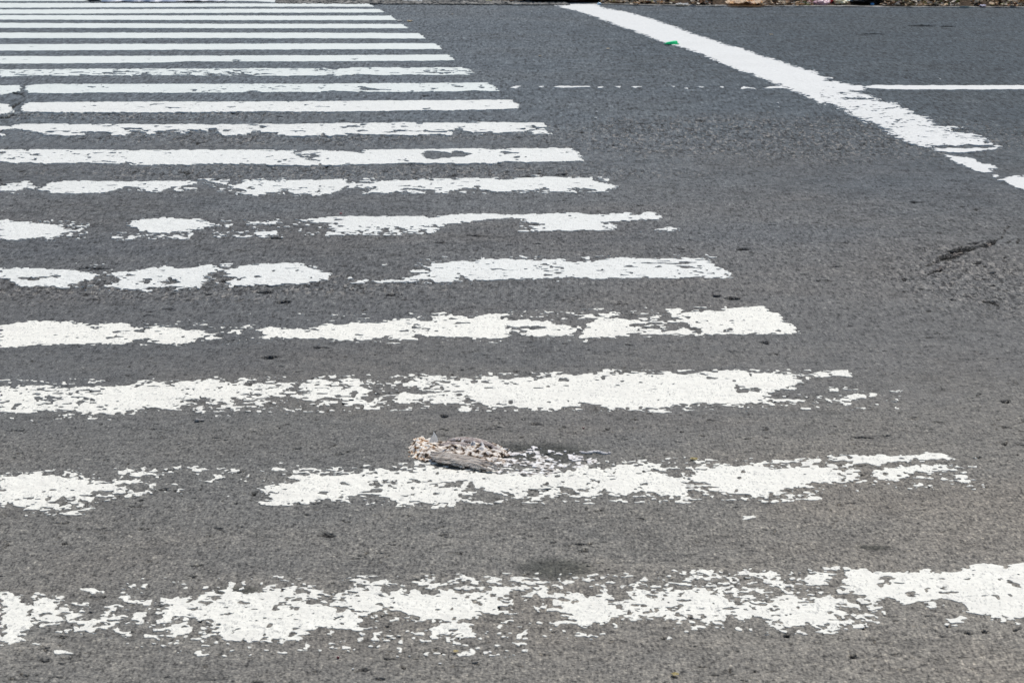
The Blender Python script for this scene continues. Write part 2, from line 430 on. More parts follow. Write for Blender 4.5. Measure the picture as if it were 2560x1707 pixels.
ZG = 'white bars of the zebra crossing'
ZC = 'zebra bar'
bars = {}
bars[0] = [
 S('A0', [(-20,215),(110,215),(180,235),(190,320),(220,380),(215,450),(180,510),(110,555),(-20,580)], 1.04, .02),
 S('A0', [(180,245),(360,255),(300,290),(400,300),(545,300),(500,340),(590,390),(700,380),(850,365),(840,385),(750,410),(590,430),(730,440),(740,460),(540,470),(430,455),(440,425),(300,420),(180,420)], .84, .03),
 S('A0', [(740,320),(830,305),(870,320),(830,345),(750,345)], 1, .015), S('A0', [(880,370),(960,350),(1010,360),(1000,400),(960,425),(860,418)], 1, .012),
 S('A0', [(1040,290),(1130,245),(1320,250),(1400,265),(1480,210),(1550,172),(1690,190),(1740,210),(1850,170),(2080,165),(2190,225),(2130,290),(2300,330),(2352,350),(2352,440),(2250,470),(2150,470),(1950,520),(1600,555),(1450,545),(1400,490),(1440,410),(1300,360),(1230,400),(1030,415),(1040,380),(1110,340),(1130,300)], .94, .03),
 S('A0', [(1420,280),(1560,190),(1690,200),(1780,230),(1900,220),(2050,250),(2000,360),(1950,400),(1700,430),(1500,410),(1440,340)], 1.06, .04),
 S('A0', [(1090,440),(1270,430),(1310,480),(1200,505),(1080,480)], .9, .02), S('A0', [(1380,210),(1520,210),(1480,230),(1390,225)], 1, .01),
 S('A0', [(340,605),(520,625),(530,635),(360,625)], .95, .008), S('A0', [(225,555),(295,560),(290,570),(225,565)], 1, .006),
 S('A0', [(255,200),(315,210),(300,225),(260,215)], 1, .008), S('A0', [(560,182),(680,200),(670,222),(620,215)], .8, .01),
 S('A0', [(1375,165),(1440,160),(1440,180),(1380,182)], 1, .006), S('A0', [(1000,490),(1065,500),(1010,513)], 1, .01),
 S('A0', [(1000,140),(2352,140),(2352,560),(1400,600),(900,520)], .16, .05), S('A0', [(2150,210),(2352,220),(2352,240),(2220,235)], .95, .01),
 S('B0', [(0,220),(110,180),(180,145),(300,145),(350,190),(470,215),(640,225),(700,200),(800,210),(890,220),(920,270),(1050,310),(1040,350),(920,370),(860,440),(880,490),(800,515),(600,490),(700,430),(540,400),(400,370),(280,340),(260,400),(150,370),(130,440),(60,470),(0,465)], .95, .03),
 S('B0', [(170,230),(340,200),(460,250),(700,240),(860,260),(1030,310),(1020,345),(900,370),(780,420),(600,400),(380,340),(200,320)], 1.06, .03),
 S('B0', [(0,370),(130,410),(190,470),(150,490),(0,460)], .8, .02),
 S('B0', [(790,180),(930,165),(945,190),(880,195)], 1, .01), S('B0', [(400,165),(470,165),(460,180),(400,178)], 1, .008), S('B0', [(500,190),(560,200),(520,213)], 1, .008),
 S('B0', [(920,230),(1060,190),(1130,170),(1280,160),(1270,200),(1160,220),(1180,320),(1090,300),(1000,260),(930,280)], .78, .02),
 S('B0', [(1250,135),(1350,118),(1400,140),(1500,118),(1580,135),(1540,170),(1450,190),(1440,230),(1340,235),(1270,210),(1350,180)], .8, .02),
 S('B0', [(1480,210),(1640,195),(1720,230),(1800,240),(1900,290),(1930,350),(1870,375),(1830,415),(1700,440),(1580,415),(1590,370),(1420,335),(1340,310),(1420,295),(1500,300),(1560,270),(1480,240)], 1.0, .025),
 S('B0', [(1600,240),(1800,250),(1900,300),(1910,360),(1800,380),(1640,400),(1600,330)], 1.06, .03),
 S('B0', [(1960,310),(2050,250),(2160,235),(2250,200),(2352,160),(2352,415),(2220,400),(2080,380),(1990,400),(1970,350)], .93, .03),
 S('B0', [(2040,200),(2130,160),(2352,150),(2352,200),(2200,230),(2060,225)], .62, .02),
 S('B0', [(0,130),(2352,110),(2352,470),(1300,480),(1200,600),(400,590),(0,540)], .15, .05),
 S('B0', [(1090,430),(1170,432),(1150,448)], 1, .006), S('B0', [(550,530),(620,530),(620,545),(560,545)], 1, .006),
 S('B0', [(0,200),(1300,130),(1250,260),(1100,330),(900,300)], .4, .03),
 S('C0', [(-20,190),(110,185),(130,235),(300,240),(360,270),(350,330),(480,380),(530,400),(600,380),(690,330),(640,310),(770,310),(830,325),(960,310),(1060,305),(1110,350),(1110,390),(1080,440),(1110,470),(980,500),(860,480),(740,465),(620,450),(500,430),(300,440),(150,440),(-20,460)], .95, .03),
 S('C0', [(-20,250),(200,250),(320,290),(300,400),(100,430),(-20,400)], 1.05, .03), S('C0', [(700,340),(900,330),(1090,350),(1090,430),(960,480),(760,450),(680,390)], 1.06, .025),
 S('C0', [(450,140),(520,125),(625,130),(620,165),(700,190),(760,215),(700,215),(640,195),(580,190),(560,165)], .92, .015),
 S('C0', [(840,150),(900,132),(980,132),(1005,165),(960,210),(880,200),(880,170)], 1.05, .012), S('C0', [(1015,135),(1090,138),(1085,150),(1020,145)], 1, .006),
 S('C0', [(760,255),(820,250),(825,275),(780,280)], 1, .01), S('C0', [(165,170),(230,165),(220,195),(170,190)], 1, .008), S('C0', [(100,150),(150,150),(150,165),(110,163)], 1, .006),
 S('C0', [(0,150),(1100,120),(1240,400),(1210,480),(900,520),(300,480),(0,480)], .2, .05),
 S('C0', [(360,240),(520,260),(600,380),(480,400),(350,320)], .5, .03),
 S('C0', [(1090,190),(1160,120),(1240,103),(1300,120),(1640,132),(1690,112),(1700,125),(1870,133),(1900,112),(2090,73),(2200,85),(2250,102),(2250,78),(2352,68),(2700,60),(2900,330),(2900,400),(2352,432),(2270,440),(2200,425),(2190,455),(2150,455),(2130,428),(2050,400),(1960,395),(1920,345),(1880,310),(1760,300),(1680,320),(1600,325),(1540,347),(1490,330),(1480,298),(1390,310),(1340,318),(1290,310),(1230,280),(1215,250),(1240,225),(1200,205)], 1.07, .01),
 S('C0', [(1350,165),(1400,155),(1490,180),(1440,195),(1390,230),(1340,210),(1370,190)], 0, .008, True),
 S('C0', [(1560,275),(1600,260),(1635,285),(1600,300),(1565,292)], 0, .008, True), S('C0', [(1670,240),(1700,235),(1715,258),(1690,270),(1670,255)], 0, .006, True),
 S('C0', [(1785,235),(1840,205),(1870,212),(1800,242)], .1, .006, True), S('C0', [(1960,180),(2000,145),(2025,155),(2000,178)], .1, .006, True),
 S('C0', [(1760,260),(1830,265),(1840,285),(1780,270)], .1, .006, True), S('C0', [(2190,165),(2240,175),(2352,230),(2340,240),(2250,205),(2200,185)], .1, .006, True), S('C0', [(1850,258),(1890,262),(1900,280),(1860,270)], .1, .006, True), S('C0', [(2180,370),(2250,380),(2240,392),(2190,385)], .1, .006, True),
 S('C0', [(1680,345),(1770,335),(1775,355),(1700,365)], 1, .01), S('C0', [(1840,445),(1900,425),(1965,440),(1940,465),(1880,462)], 1.05, .01), S('C0', [(1825,475),(1880,480),(1870,495)], 1, .008), S('C0', [(2290,465),(2320,475),(2310,490),(2290,480)], 1, .006),
]
bars[1] = [
 S('A', [(-20,245),(70,225),(180,225),(330,225),(560,240),(640,280),(720,280),(720,330),(640,345),(560,370),(400,378),(200,390),(-20,415)], 1.05, .025),
 S('A', [(-20,405),(250,380),(380,400),(380,430),(230,460),(140,450),(-20,440)], .75, .02),
 S('A', [(690,285),(840,250),(950,262),(930,285),(800,290),(860,330),(860,355),(990,350),(970,375),(870,390),(740,365),(760,330),(690,320)], .85, .02),
 S('A', [(-20,205),(1150,190),(1000,300),(600,300),(-20,260)], .26, .03), S('A', [(200,390),(780,370),(620,480),(250,495)], .36, .03),
 S('A', [(1000,190),(2000,170),(1900,350),(1000,350)], .12, .05), S('A', [(805,200),(885,205),(830,222)], 1, .008), S('A', [(1880,180),(1950,178),(1940,190)], 1, .006), S('A', [(1440,230),(1530,243),(1480,250)], .95, .008), S('A', [(1370,275),(1450,270),(1430,284)], .95, .006),
 S('A', [(1750,335),(1830,318),(1950,285),(2000,270),(2000,240),(2150,222),(2250,240),(2360,215),(2360,375),(2250,400),(2100,422),(1900,435),(1790,415),(1880,390),(1870,350)], 1.02, .02),
 S('A', [(2050,195),(2352,200),(2352,240),(2050,230)], .4, .02),
 S('B', [(-10,225),(170,195),(250,185),(360,195),(600,175),(850,205),(1060,205),(1090,235),(1280,230),(1500,222),(1620,180),(1740,190),(1800,180),(1900,155),(2150,155),(2200,200),(2260,225),(2330,270),(2352,330),(2330,360),(2200,370),(2150,350),(2050,310),(1980,390),(1900,365),(1800,355),(1740,385),(1620,385),(1560,330),(1420,310),(1250,340),(1130,352),(1060,330),(960,310),(880,300),(850,350),(850,385),(800,420),(720,430),(620,410),(440,415),(280,370),(150,370),(-10,365)], .93, .025),
 S('B', [(470,360),(560,325),(640,330),(720,360),(700,400),(480,405)], 1.08, .015), S('B', [(1080,240),(1280,235),(1500,225),(1620,195),(1720,210),(1730,320),(1640,350),(1500,290),(1300,320),(1130,335),(1060,300)], 1.06, .03),
 S('B', [(1800,190),(2150,170),(2200,240),(2180,290),(1900,310),(1800,270)], 1.03, .03), S('B', [(380,215),(600,195),(840,230),(880,255),(640,262),(400,262)], 1.04, .02),
 S('B', [(180,280),(380,262),(370,300),(250,305)], .45, .015, True), S('B', [(640,285),(880,265),(900,285),(830,300),(700,315)], .3, .015, True),
 S('B', [(1390,330),(1480,300),(1560,340),(1450,345)], .3, .015, True), S('B', [(-10,190),(350,175),(600,155),(1000,180),(1100,200),(2352,130),(2352,400),(1000,400),(600,440),(-10,390)], .3, .04),
 S('C', [(-40,325),(70,335),(70,358),(-40,365)], 1.03, .01),
 S('C', [(50,240),(130,205),(190,180),(250,150),(400,168),(470,160),(540,150),(600,180),(750,170),(830,162),(1090,165),(1080,200),(1175,245),(1100,272),(1000,285),(850,290),(740,300),(690,350),(500,370),(350,365),(230,330),(170,290),(100,270)], 1.02, .022),
 S('C', [(20,140),(540,125),(1100,140),(1200,260),(720,400),(20,390)], .38, .03), S('C', [(810,125),(930,120),(980,135),(870,150)], .95, .01),
 S('C', [(1000,95),(1140,92),(1350,95),(1440,105),(1650,90),(1690,78),(1820,82),(1870,120),(1700,122),(1500,138),(1370,150),(1200,145),(1110,120)], 1, .01),
 S('C', [(1320,150),(1370,155),(1370,172),(1340,168)], 1, .006), S('C', [(1310,225),(1370,190),(1500,172),(1740,157),(1840,165),(1890,195),(1850,195),(1780,185),(1720,220),(1580,215),(1540,250),(1480,268),(1340,252)], .98, .012),
 S('C', [(1590,232),(1760,250),(1750,262),(1640,250)], 1, .006), S('C', [(1880,230),(1950,213),(1955,245),(2000,278),(1975,300),(1900,262)], 1, .01), S('C', [(1790,255),(1840,260),(1800,267)], 1, .006),
 S('C', [(1850,162),(1950,168),(1940,178),(1860,172)], .9, .006),
 S('C', [(1000,120),(2000,130),(2010,300),(1000,320)], .1, .04), S('C', [(840,380),(950,375),(940,400),(860,395)], .6, .01),
]
bars[2] = [
 S('D', [(-20,180),(200,175),(350,170),(500,180),(620,168),(750,160),(1000,150),(1400,135),(1550,150),(1700,160),(1950,165),(2000,185),(1990,205),(1880,240),(1650,270),(1560,300),(1450,290),(1300,310),(1200,330),(1000,325),(850,345),(600,350),(400,335),(130,362),(-20,370)], .84, .03),
 S('D', [(-20,215),(230,210),(220,320),(130,355),(60,355),(-20,335)], 1.03, .03), S('D', [(430,240),(500,228),(560,270),(480,290),(430,275)], 1.02, .02),
 S('D', [(560,230),(800,175),(1000,160),(1300,165),(1260,240),(1240,300),(900,330),(600,340)], .985, .03), S('D', [(850,240),(1000,230),(1000,280),(860,300)], 1.06, .02),
 S('D', [(1300,160),(1500,145),(1540,200),(1640,240),(1600,290),(1480,290),(1300,210)], .96, .02), S('D', [(1660,165),(1990,172),(1980,200),(1850,240),(1720,220)], .95, .015),
 S('D', [(240,240),(400,235),(430,265),(300,290)], .4, .02, True), S('D', [(1250,255),(1390,245),(1440,290),(1400,320),(1270,310)], .18, .02, True),
 S('D', [(1340,290),(1870,285),(1850,348),(1350,335)], .5, .02), S('D', [(2050,145),(2200,125),(2360,130),(2360,300),(2200,290),(2080,265)], .9, .03),
 S('D', [(-20,145),(2352,115),(2352,330),(800,380),(-20,390)], .17, .04), S('D', [(520,383),(560,385),(540,394)], 1, .006), S('D', [(610,385),(640,387),(620,396)], 1, .006), S('D', [(735,388),(760,390),(745,398)], 1, .006),
 S('E', [(-10,120),(100,120),(150,160),(210,170),(200,200),(160,240),(160,290),(-10,300)], .86, .02), S('E', [(-10,105),(550,105),(550,320),(-10,320)], .27, .04),
 S('E', [(360,268),(440,235),(520,228),(700,215),(860,225),(860,300),(640,290),(450,290)], .84, .02), S('E', [(520,110),(780,110),(800,200),(700,200),(530,190)], .68, .03),
 S('E', [(770,130),(870,115),(1100,118),(1300,108),(1500,92),(1800,82),(2360,78),(2360,305),(2100,322),(1930,330),(1780,305),(1680,290),(1620,315),(1500,320),(1250,318),(1000,300),(860,270),(800,220),(820,170)], 1.0, .028),
 S('E', [(880,200),(1100,150),(1500,130),(1700,110),(2360,100),(2360,280),(1900,290),(1500,260),(1200,290),(920,260)], 1.06, .05),
 S('E', [(1140,120),(1210,125),(1200,158),(1150,155)], .3, .02, True), S('E', [(850,90),(2352,70),(2352,335),(850,335)], .4, .025),
 S('F', [(-20,82),(500,78),(800,80),(1000,72),(1200,78),(1370,95),(1370,140),(1310,190),(1200,215),(1130,262),(1000,290),(800,290),(600,298),(430,315),(200,325),(-20,310)], 1.0, .028),
 S('F', [(-20,100),(500,95),(900,120),(950,180),(900,260),(600,280),(-20,290)], 1.05, .05), S('F', [(950,190),(1030,185),(1020,205),(960,212)], .2, .015, True),
 S('F', [(1380,95),(1440,90),(1520,68),(1700,65),(1715,92),(1765,122),(1735,132),(1690,105),(1560,102),(1400,122)], .88, .012),
 S('F', [(1100,255),(1340,262),(1300,298),(1130,305)], .6, .02), S('F', [(1620,265),(1700,242),(1760,218),(1880,222),(1875,238),(1750,258),(1705,290),(1640,285)], .97, .01),
 S('F', [(1300,190),(1980,190),(1980,310),(1000,320)], .12, .04), S('F', [(-20,65),(1400,60),(1400,200),(1100,310),(-20,340)], .35, .02),
]
bars[3] = [
 S('G', [(-20,222),(100,215),(200,195),(500,195),(560,215),(650,218),(740,200),(880,212),(930,240),(980,258),(1070,230),(1180,235),(1260,245),(1370,260),(1400,290),(1380,322),(1200,345),(1090,332),(1000,312),(920,322),(850,348),(500,350),(230,360),(100,370),(-20,367)], 1.02, .02),
 S('G', [(-20,240),(500,215),(600,300),(500,335),(-20,350)], 1.06, .03), S('G', [(1000,260),(1100,240),(1300,265),(1360,300),(1100,320)], 1.05, .02),
 S('G', [(1380,300),(1450,292),(1540,303),(1520,315),(1400,318)], 1.04, .008), S('G', [(1505,228),(1560,230),(1520,238)], 1, .006), S('G', [(1360,220),(1420,208),(1400,218)], 1, .006), S('G', [(1580,258),(1630,262),(1590,268)], .95, .006),
 S('G', [(640,230),(700,225),(710,242),(650,245)], .3, .015, True), S('G', [(770,262),(840,258),(790,272)], .1, .01, True), S('G', [(870,250),(960,240),(980,268),(880,262)], .5, .015, True),
 S('G', [(600,190),(1700,190),(1700,340),(600,360)], .14, .03),
 S('H', [(110,270),(170,232),(260,225),(250,250),(420,240),(600,228),(780,210),(950,200),(1060,182),(1120,168),(1200,188),(1330,195),(1340,150),(1560,152),(1580,185),(1640,178),(1690,140),(1790,145),(1820,182),(1980,190),(2090,205),(2230,220),(2290,240),(2260,290),(2000,302),(1940,280),(1860,262),(1820,290),(1740,312),(1430,310),(1330,300),(1200,290),(1180,318),(1040,310),(1010,288),(900,315),(680,325),(580,312),(440,312),(250,300),(120,324),(180,290)], 1.0, .018),
 S('H', [(420,260),(780,225),(1120,190),(1180,240),(1150,300),(1050,290),(900,300),(600,300)], 1.05, .02), S('H', [(1350,170),(1560,170),(1780,160),(1820,230),(1780,290),(1450,290),(1340,240)], 1.05, .02),
 S('H', [(1820,225),(1870,232),(2090,228),(2080,242),(1960,250),(1940,270),(1870,258),(1820,240)], .0, .012, True), S('H', [(440,250),(600,248),(590,262),(460,268)], .55, .015, True), S('H', [(1180,255),(1280,245),(1290,275),(1210,275)], .5, .015, True), S('H', [(1130,212),(1210,205),(1220,222)], .1, .01, True),
 S('H', [(1300,140),(1400,130),(1400,142),(1330,148)], 1, .008), S('H', [(560,215),(640,212),(620,222)], 1, .006), S('H', [(100,150),(2352,120),(2352,330),(100,340)], .13, .03),
 S('I', [(-10,180),(80,190),(180,198),(220,218),(360,225),(350,290),(130,300),(20,285),(60,250),(180,235),(60,225),(-10,225)], 1.02, .01),
 S('I', [(365,212),(430,225),(500,200),(590,180),(740,172),(820,200),(740,235),(850,235),(960,242),(985,285),(870,290),(760,280),(750,295),(620,295),(430,302),(440,250)], 1.01, .015),
 S('I', [(470,220),(600,190),(720,190),(740,280),(450,285)], 1.06, .02), S('I', [(425,155),(520,145),(640,128),(660,140),(720,155),(600,165),(480,180)], .8, .015), S('I', [(810,172),(940,162),(945,182),(850,192)], .75, .012),
 S('I', [(1010,115),(1100,105),(1120,125),(1060,145),(1020,128)], 1, .01), S('I', [(990,275),(1110,235),(1160,245),(1220,282),(1080,290)], 1.02, .01),
 S('I', [(1000,200),(1130,180),(1040,160),(1160,135),(1250,120),(1370,128),(1400,105),(1520,98),(1640,95),(1715,122),(1760,150),(1800,190),(1850,225),(1918,268),(1880,276),(1700,275),(1560,280),(1380,283),(1250,280),(1250,245),(1150,225),(1130,200)], 1.02, .015),
 S('I', [(1250,200),(1400,150),(1600,110),(1700,130),(1780,190),(1880,260),(1500,262),(1300,250)], 1.06, .02),
 S('I', [(1170,240),(1255,240),(1240,270),(1190,272)], .1, .012, True), S('I', [(1380,250),(1460,245),(1450,262),(1390,262)], .3, .012, True), S('I', [(380,120),(1400,95),(1300,290),(380,300)], .2, .03),
 S('I', [(800,200),(1000,200),(1010,235),(860,230)], .45, .02),
]
bars[4] = [
 S('J', [(-20,372),(130,362),(300,370),(450,380),(560,390),(605,402),(570,425),(500,445),(400,475),(330,470),(290,455),(180,475),(90,460),(85,430),(-20,422)], 1.01, .02),
 S('J', [(110,425),(180,415),(290,420),(270,430),(200,440),(150,436)], .0, .015, True), S('J', [(-20,400),(60,398),(40,412),(-20,412)], .2, .012, True), S('J', [(300,410),(360,405),(350,418)], .3, .012, True),
 S('J', [(640,392),(760,385),(870,372),(1000,355),(1100,365),(1290,345),(1350,380),(1260,400),(1285,430),(1200,470),(970,475),(780,482),(650,470),(700,440),(820,402),(700,408)], 1.01, .02),
 S('J', [(865,440),(890,422),(915,425),(910,445),(880,452)], .1, .012, True), S('J', [(965,445),(1000,430),(1070,422),(1130,438),(1110,448),(1060,450),(1030,462),(980,468)], .0, .012, True),
 S('J', [(980,412),(1100,405),(1110,420),(1000,425)], .4, .015, True),
 S('J', [(1340,375),(1500,352),(1560,342),(1800,332),(1920,358),(1955,385),(2040,400),(1990,428),(1820,455),(1600,460),(1420,472),(1370,460),(1430,435),(1490,420),(1400,405)], 1.03, .02),
 S('J', [(1560,410),(1600,405),(1600,415),(1565,416)], .1, .008, True), S('J', [(2125,412),(2155,410),(2165,424),(2130,424)], 1, .006), S('J', [(2150,445),(2225,438),(2225,450),(2165,452)], 1, .006), S('J', [(2230,425),(2255,428),(2240,434)], 1, .005), S('J', [(2290,435),(2360,432),(2360,445)], 1.03, .008),
 S('J', [(500,340),(1400,340),(1400,490),(500,490)], .17, .03),
 S('K', [(-10,436),(45,425),(40,435),(-10,450)], 1, .008), S('K', [(125,335),(160,338),(140,346)], .95, .008),
 S('K', [(80,437),(150,430),(270,430),(300,412),(400,395),(430,385),(560,385),(640,400),(560,440),(480,447),(420,430),(250,440),(160,450),(120,448)], .95, .015), S('K', [(315,380),(390,375),(440,385),(330,390)], .9, .01),
 S('K', [(415,352),(520,332),(600,322),(700,325),(720,305),(870,308),(1050,318),(1220,306),(1270,325),(1380,325),(1440,318),(1560,298),(1700,300),(1900,310),(2080,300),(2140,320),(2170,350),(2284,422),(2000,423),(1700,420),(1400,430),(1280,410),(1200,425),(1000,430),(860,432),(700,437),(640,415),(540,400),(460,385)], .965, .02),
 S('K', [(800,325),(1000,330),(1060,400),(900,415),(780,400),(700,350)], 1.03, .02), S('K', [(1400,340),(1560,310),(1900,320),(2110,318),(2160,360),(2260,415),(1420,418),(1300,380)], 1.05, .02),
 S('K', [(1660,329),(1950,333),(1960,327),(2060,330),(2060,336),(1960,342),(1660,334)], .0, .006, True), S('K', [(1790,354),(1830,350),(1840,360),(1800,362)], 0, .008, True), S('K', [(1910,352),(1990,352),(2050,362),(2000,364)], 0, .006, True),
 S('K', [(1060,345),(1100,350),(1250,400),(1230,402),(1100,372)], .35, .012, True), S('K', [(1100,340),(1190,335),(1170,360)], .4, .012, True), S('K', [(400,295),(2150,285),(2200,360),(1400,440),(300,455)], .15, .02),
]
bars[5] = [
 S('J', [(-20,88),(50,70),(180,85),(370,100),(450,135),(390,160),(330,188),(250,178),(100,190),(-20,188)], 1.02, .03), S('J', [(-20,100),(150,95),(330,120),(250,165),(-20,170)], 1.06, .03),
 S('J', [(795,88),(870,65),(1000,58),(1200,65),(1270,90),(1350,100),(1280,115),(1200,125),(1100,142),(1000,152),(900,145),(850,128),(800,108)], 1.04, .025),
 S('J', [(700,150),(1170,145),(1170,180),(700,190)], .3, .02), S('J', [(1510,80),(1690,85),(1680,98),(1520,96)], .85, .012), S('J', [(1370,95),(1420,98),(1400,112)], .6, .01), S('J', [(1570,135),(1700,140),(1690,162),(1580,160)], .6, .015),
 S('J', [(200,60),(520,90),(500,195),(250,195)], .25, .02), S('J', [(1345,70),(2050,70),(2050,170),(1345,170)], .11, .03),
 S('J', [(1850,72),(1950,58),(2010,50),(2360,48),(2360,112),(2230,115),(2100,102),(1990,85),(1870,97),(1930,85)], 1.02, .018), S('J', [(1990,98),(2360,100),(2360,155),(2000,162),(2050,130)], .72, .02),
 S('K', [(-10,50),(380,48),(430,60),(530,40),(740,32),(930,40),(1080,35),(1300,28),(1450,38),(1640,25),(1680,45),(1770,22),(1820,35),(1840,62),(1810,66),(1640,75),(1480,82),(1490,130),(1300,135),(1090,136),(1080,92),(990,65),(900,58),(740,72),(640,88),(450,105),(300,112),(-10,115)], 1.02, .015),
 S('K', [(-10,105),(500,98),(440,145),(260,165),(-10,155)], .6, .02), S('K', [(1460,80),(1560,90),(1540,130),(1460,135)], .4, .02), S('K', [(1880,118),(1925,115),(1948,128),(1830,136),(1790,133)], .85, .008),
 S('K', [(1000,60),(1080,60),(1080,140),(990,140)], .3, .015), S('K', [(1700,140),(1950,110),(1950,140)], .2, .01),
]
bars[6] = [
 S('L', [(-10,350),(50,335),(70,312),(120,318),(200,300),(215,330),(300,346),(250,360),(180,352),(120,372),(60,375),(-10,372)], .93, .02), S('L', [(60,385),(180,388),(150,395)], .5, .01),
 S('L', [(290,352),(380,310),(470,298),(900,300),(1200,302),(1440,300),(1430,320),(1270,345),(1150,385),(1080,375),(1020,345),(930,340),(850,370),(700,385),(550,392),(380,387),(370,370),(300,366)], 1.02, .015),
 S('L', [(440,320),(800,310),(860,350),(600,380),(420,370)], 1.06, .02), S('L', [(1040,350),(1160,345),(1200,365),(1150,386),(1060,372)], 1.0, .01), S('L', [(1260,342),(1440,350),(1420,378),(1300,370)], .6, .015), S('L', [(930,345),(1020,345),(1050,375),(960,375)], .4, .015),
 S('L', [(1520,297),(1660,290),(1680,325),(1640,332),(1560,308)], .96, .012), S('L', [(1715,335),(1810,292),(2360,290),(2360,398),(2150,395),(2080,360),(2000,390),(1900,405),(1810,395),(1830,370),(1720,352)], .95, .02),
 S('L', [(1450,285),(2352,280),(2352,405),(1650,395)], .15, .03),
 S('M', [(-10,290),(180,285),(210,320),(150,345),(165,370),(60,395),(-10,402)], 1.0, .015), S('M', [(190,310),(380,292),(400,350),(230,350)], .66, .02),
 S('M', [(370,300),(600,290),(740,285),(780,300),(1000,290),(1060,278),(1240,275),(1380,290),(1500,275),(1700,268),(1860,276),(1990,276),(2020,298),(2100,318),(2195,330),(2160,350),(2080,376),(1970,350),(1880,348),(1830,370),(1790,382),(1700,380),(1660,345),(1560,365),(1270,380),(1200,362),(1060,350),(980,372),(870,388),(830,365),(620,352),(590,372),(540,386),(420,385),(330,385),(400,350)], .985, .015),
 S('M', [(1000,300),(1240,285),(1500,290),(1640,290),(1600,340),(1250,360),(1060,340)], 1.04, .02), S('M', [(1680,280),(1980,285),(2120,330),(2060,360),(1900,335),(1720,370),(1640,330)], 1.03, .015),
 S('M', [(1850,368),(1890,368),(1890,380),(1855,380)], 1.0, .006), S('M', [(1560,253),(1610,253),(1600,259)], 1.0, .006), S('M', [(690,370),(780,380),(760,390),(700,385)], .95, .01), S('M', [(330,280),(2100,270),(2100,385),(330,392)], .25, .015),
]
bars[7] = [
 S('L', [(-10,118),(30,92),(60,70),(700,70),(950,75),(1200,72),(1900,70),(2170,76),(2150,95),(2250,140),(2360,158),(2360,184),(2100,178),(1900,174),(1600,170),(1400,180),(1200,176),(1080,180),(970,176),(930,155),(870,172),(700,168),(600,165),(330,172),(220,160),(120,168),(-10,156)], 1.03, .014),
 S('L', [(2215,80),(2360,74),(2360,88),(2230,88)], 1.0, .008), S('L', [(2180,90),(2352,95),(2352,160),(2250,140)], .6, .02),
 S('L', [(60,130),(140,120),(100,145),(50,140)], .2, .01, True), S('L', [(210,100),(290,100),(280,112),(220,110)], .3, .01, True), S('L', [(790,88),(900,90),(880,98),(800,96)], .2, .01, True), S('L', [(690,155),(860,152),(860,162),(700,162)], .3, .012, True),
 S('L', [(-10,78),(45,60),(0,100),(-10,100)], .9, .01),
 S('M', [(-10,70),(180,80),(310,96),(320,70),(700,68),(1200,60),(1290,75),(1380,62),(1830,58),(1880,80),(1910,110),(1925,150),(1750,158),(1480,158),(1370,150),(1280,165),(950,168),(700,165),(400,175),(200,178),(-10,178)], 1.03, .014),
 S('M', [(745,95),(780,80),(870,84),(950,92),(1000,75),(1060,84),(1110,100),(1060,122),(950,128),(880,130),(840,145),(770,130)], .0, .01, True), S('M', [(1310,92),(1360,82),(1440,88),(1465,100),(1350,106)], .05, .01, True),
 S('M', [(550,140),(640,145),(660,158),(570,152)], .1, .01, True), S('M', [(1430,115),(1460,120),(1450,145),(1425,140)], .2, .01, True),
]
bars[8] = [
 S('N', [(85,375),(140,352),(900,352),(1300,355),(1400,352),(1600,355),(2360,350),(2360,432),(2120,435),(2100,415),(1900,410),(1850,405),(1740,435),(1650,430),(1580,400),(1400,395),(1350,420),(1280,400),(1080,435),(1040,405),(950,400),(930,434),(840,430),(820,410),(640,405),(600,434),(500,434),(340,428),(220,400),(110,382)], 1.01, .014),
 S('N', [(980,382),(1060,380),(1050,392),(990,392)], .1, .01, True), S('N', [(1190,370),(1260,370),(1250,380),(1200,378)], .1, .01, True), S('N', [(1140,405),(1280,395),(1350,395),(1580,380),(1560,405),(1300,420),(1150,415)], .35, .014, True), S('N', [(1760,382),(1840,378),(1900,405),(1780,395)], .2, .012, True),
 S('N', [(-10,370),(60,372),(95,384),(-10,400)], 1.0, .01), S('N', [(-10,420),(60,430),(40,438),(-10,441)], 1, .01),
 S('O', [(-10,352),(900,342),(1250,342),(1800,340),(1920,342),(1945,372),(1985,426),(1850,428),(1840,400),(1700,410),(1600,418),(1480,432),(1400,415),(1330,400),(1240,430),(1180,420),(1000,432),(850,430),(600,425),(580,410),(480,435),(340,435),(320,410),(60,430),(-10,430)], 1.01, .014),
 S('O', [(1270,392),(1320,375),(1345,402),(1280,422)], .05, .01, True), S('O', [(500,362),(575,366),(570,380),(510,376)], .1, .01, True), S('O', [(1730,386),(1800,382),(1790,392),(1740,392)], .1, .01, True), S('O', [(820,396),(940,396),(900,402),(830,402)], .1, .008, True), S('O', [(1440,412),(1560,408),(1550,420),(1450,424)], .2, .01, True),
]
bars[9] = [
 S('N', [(-10,205),(60,208),(82,235),(95,262),(40,272),(-10,280)], 1.05, .01),
 S('N', [(140,228),(205,195),(900,190),(2360,187),(2360,255),(2200,262),(2000,258),(1500,262),(1000,265),(600,266),(300,262),(170,262)], 1.04, .012),
 S('N', [(1390,215),(1440,205),(1450,212),(1410,220)], .1, .01, True), S('N', [(1660,228),(1720,224),(1720,234),(1670,236)], .1, .01, True), S('N', [(640,216),(710,216),(700,222)], .1, .008, True),
 S('O', [(-10,188),(700,182),(1600,175),(1705,175),(1755,218),(1740,236),(1600,245),(1200,254),(1090,250),(860,256),(400,262),(160,260),(-10,258)], 1.04, .012),
 S('O', [(1050,240),(1110,232),(1110,240),(1070,248)], .1, .008, True), S('O', [(1490,218),(1540,222),(1520,228)], .1, .008, True),
]
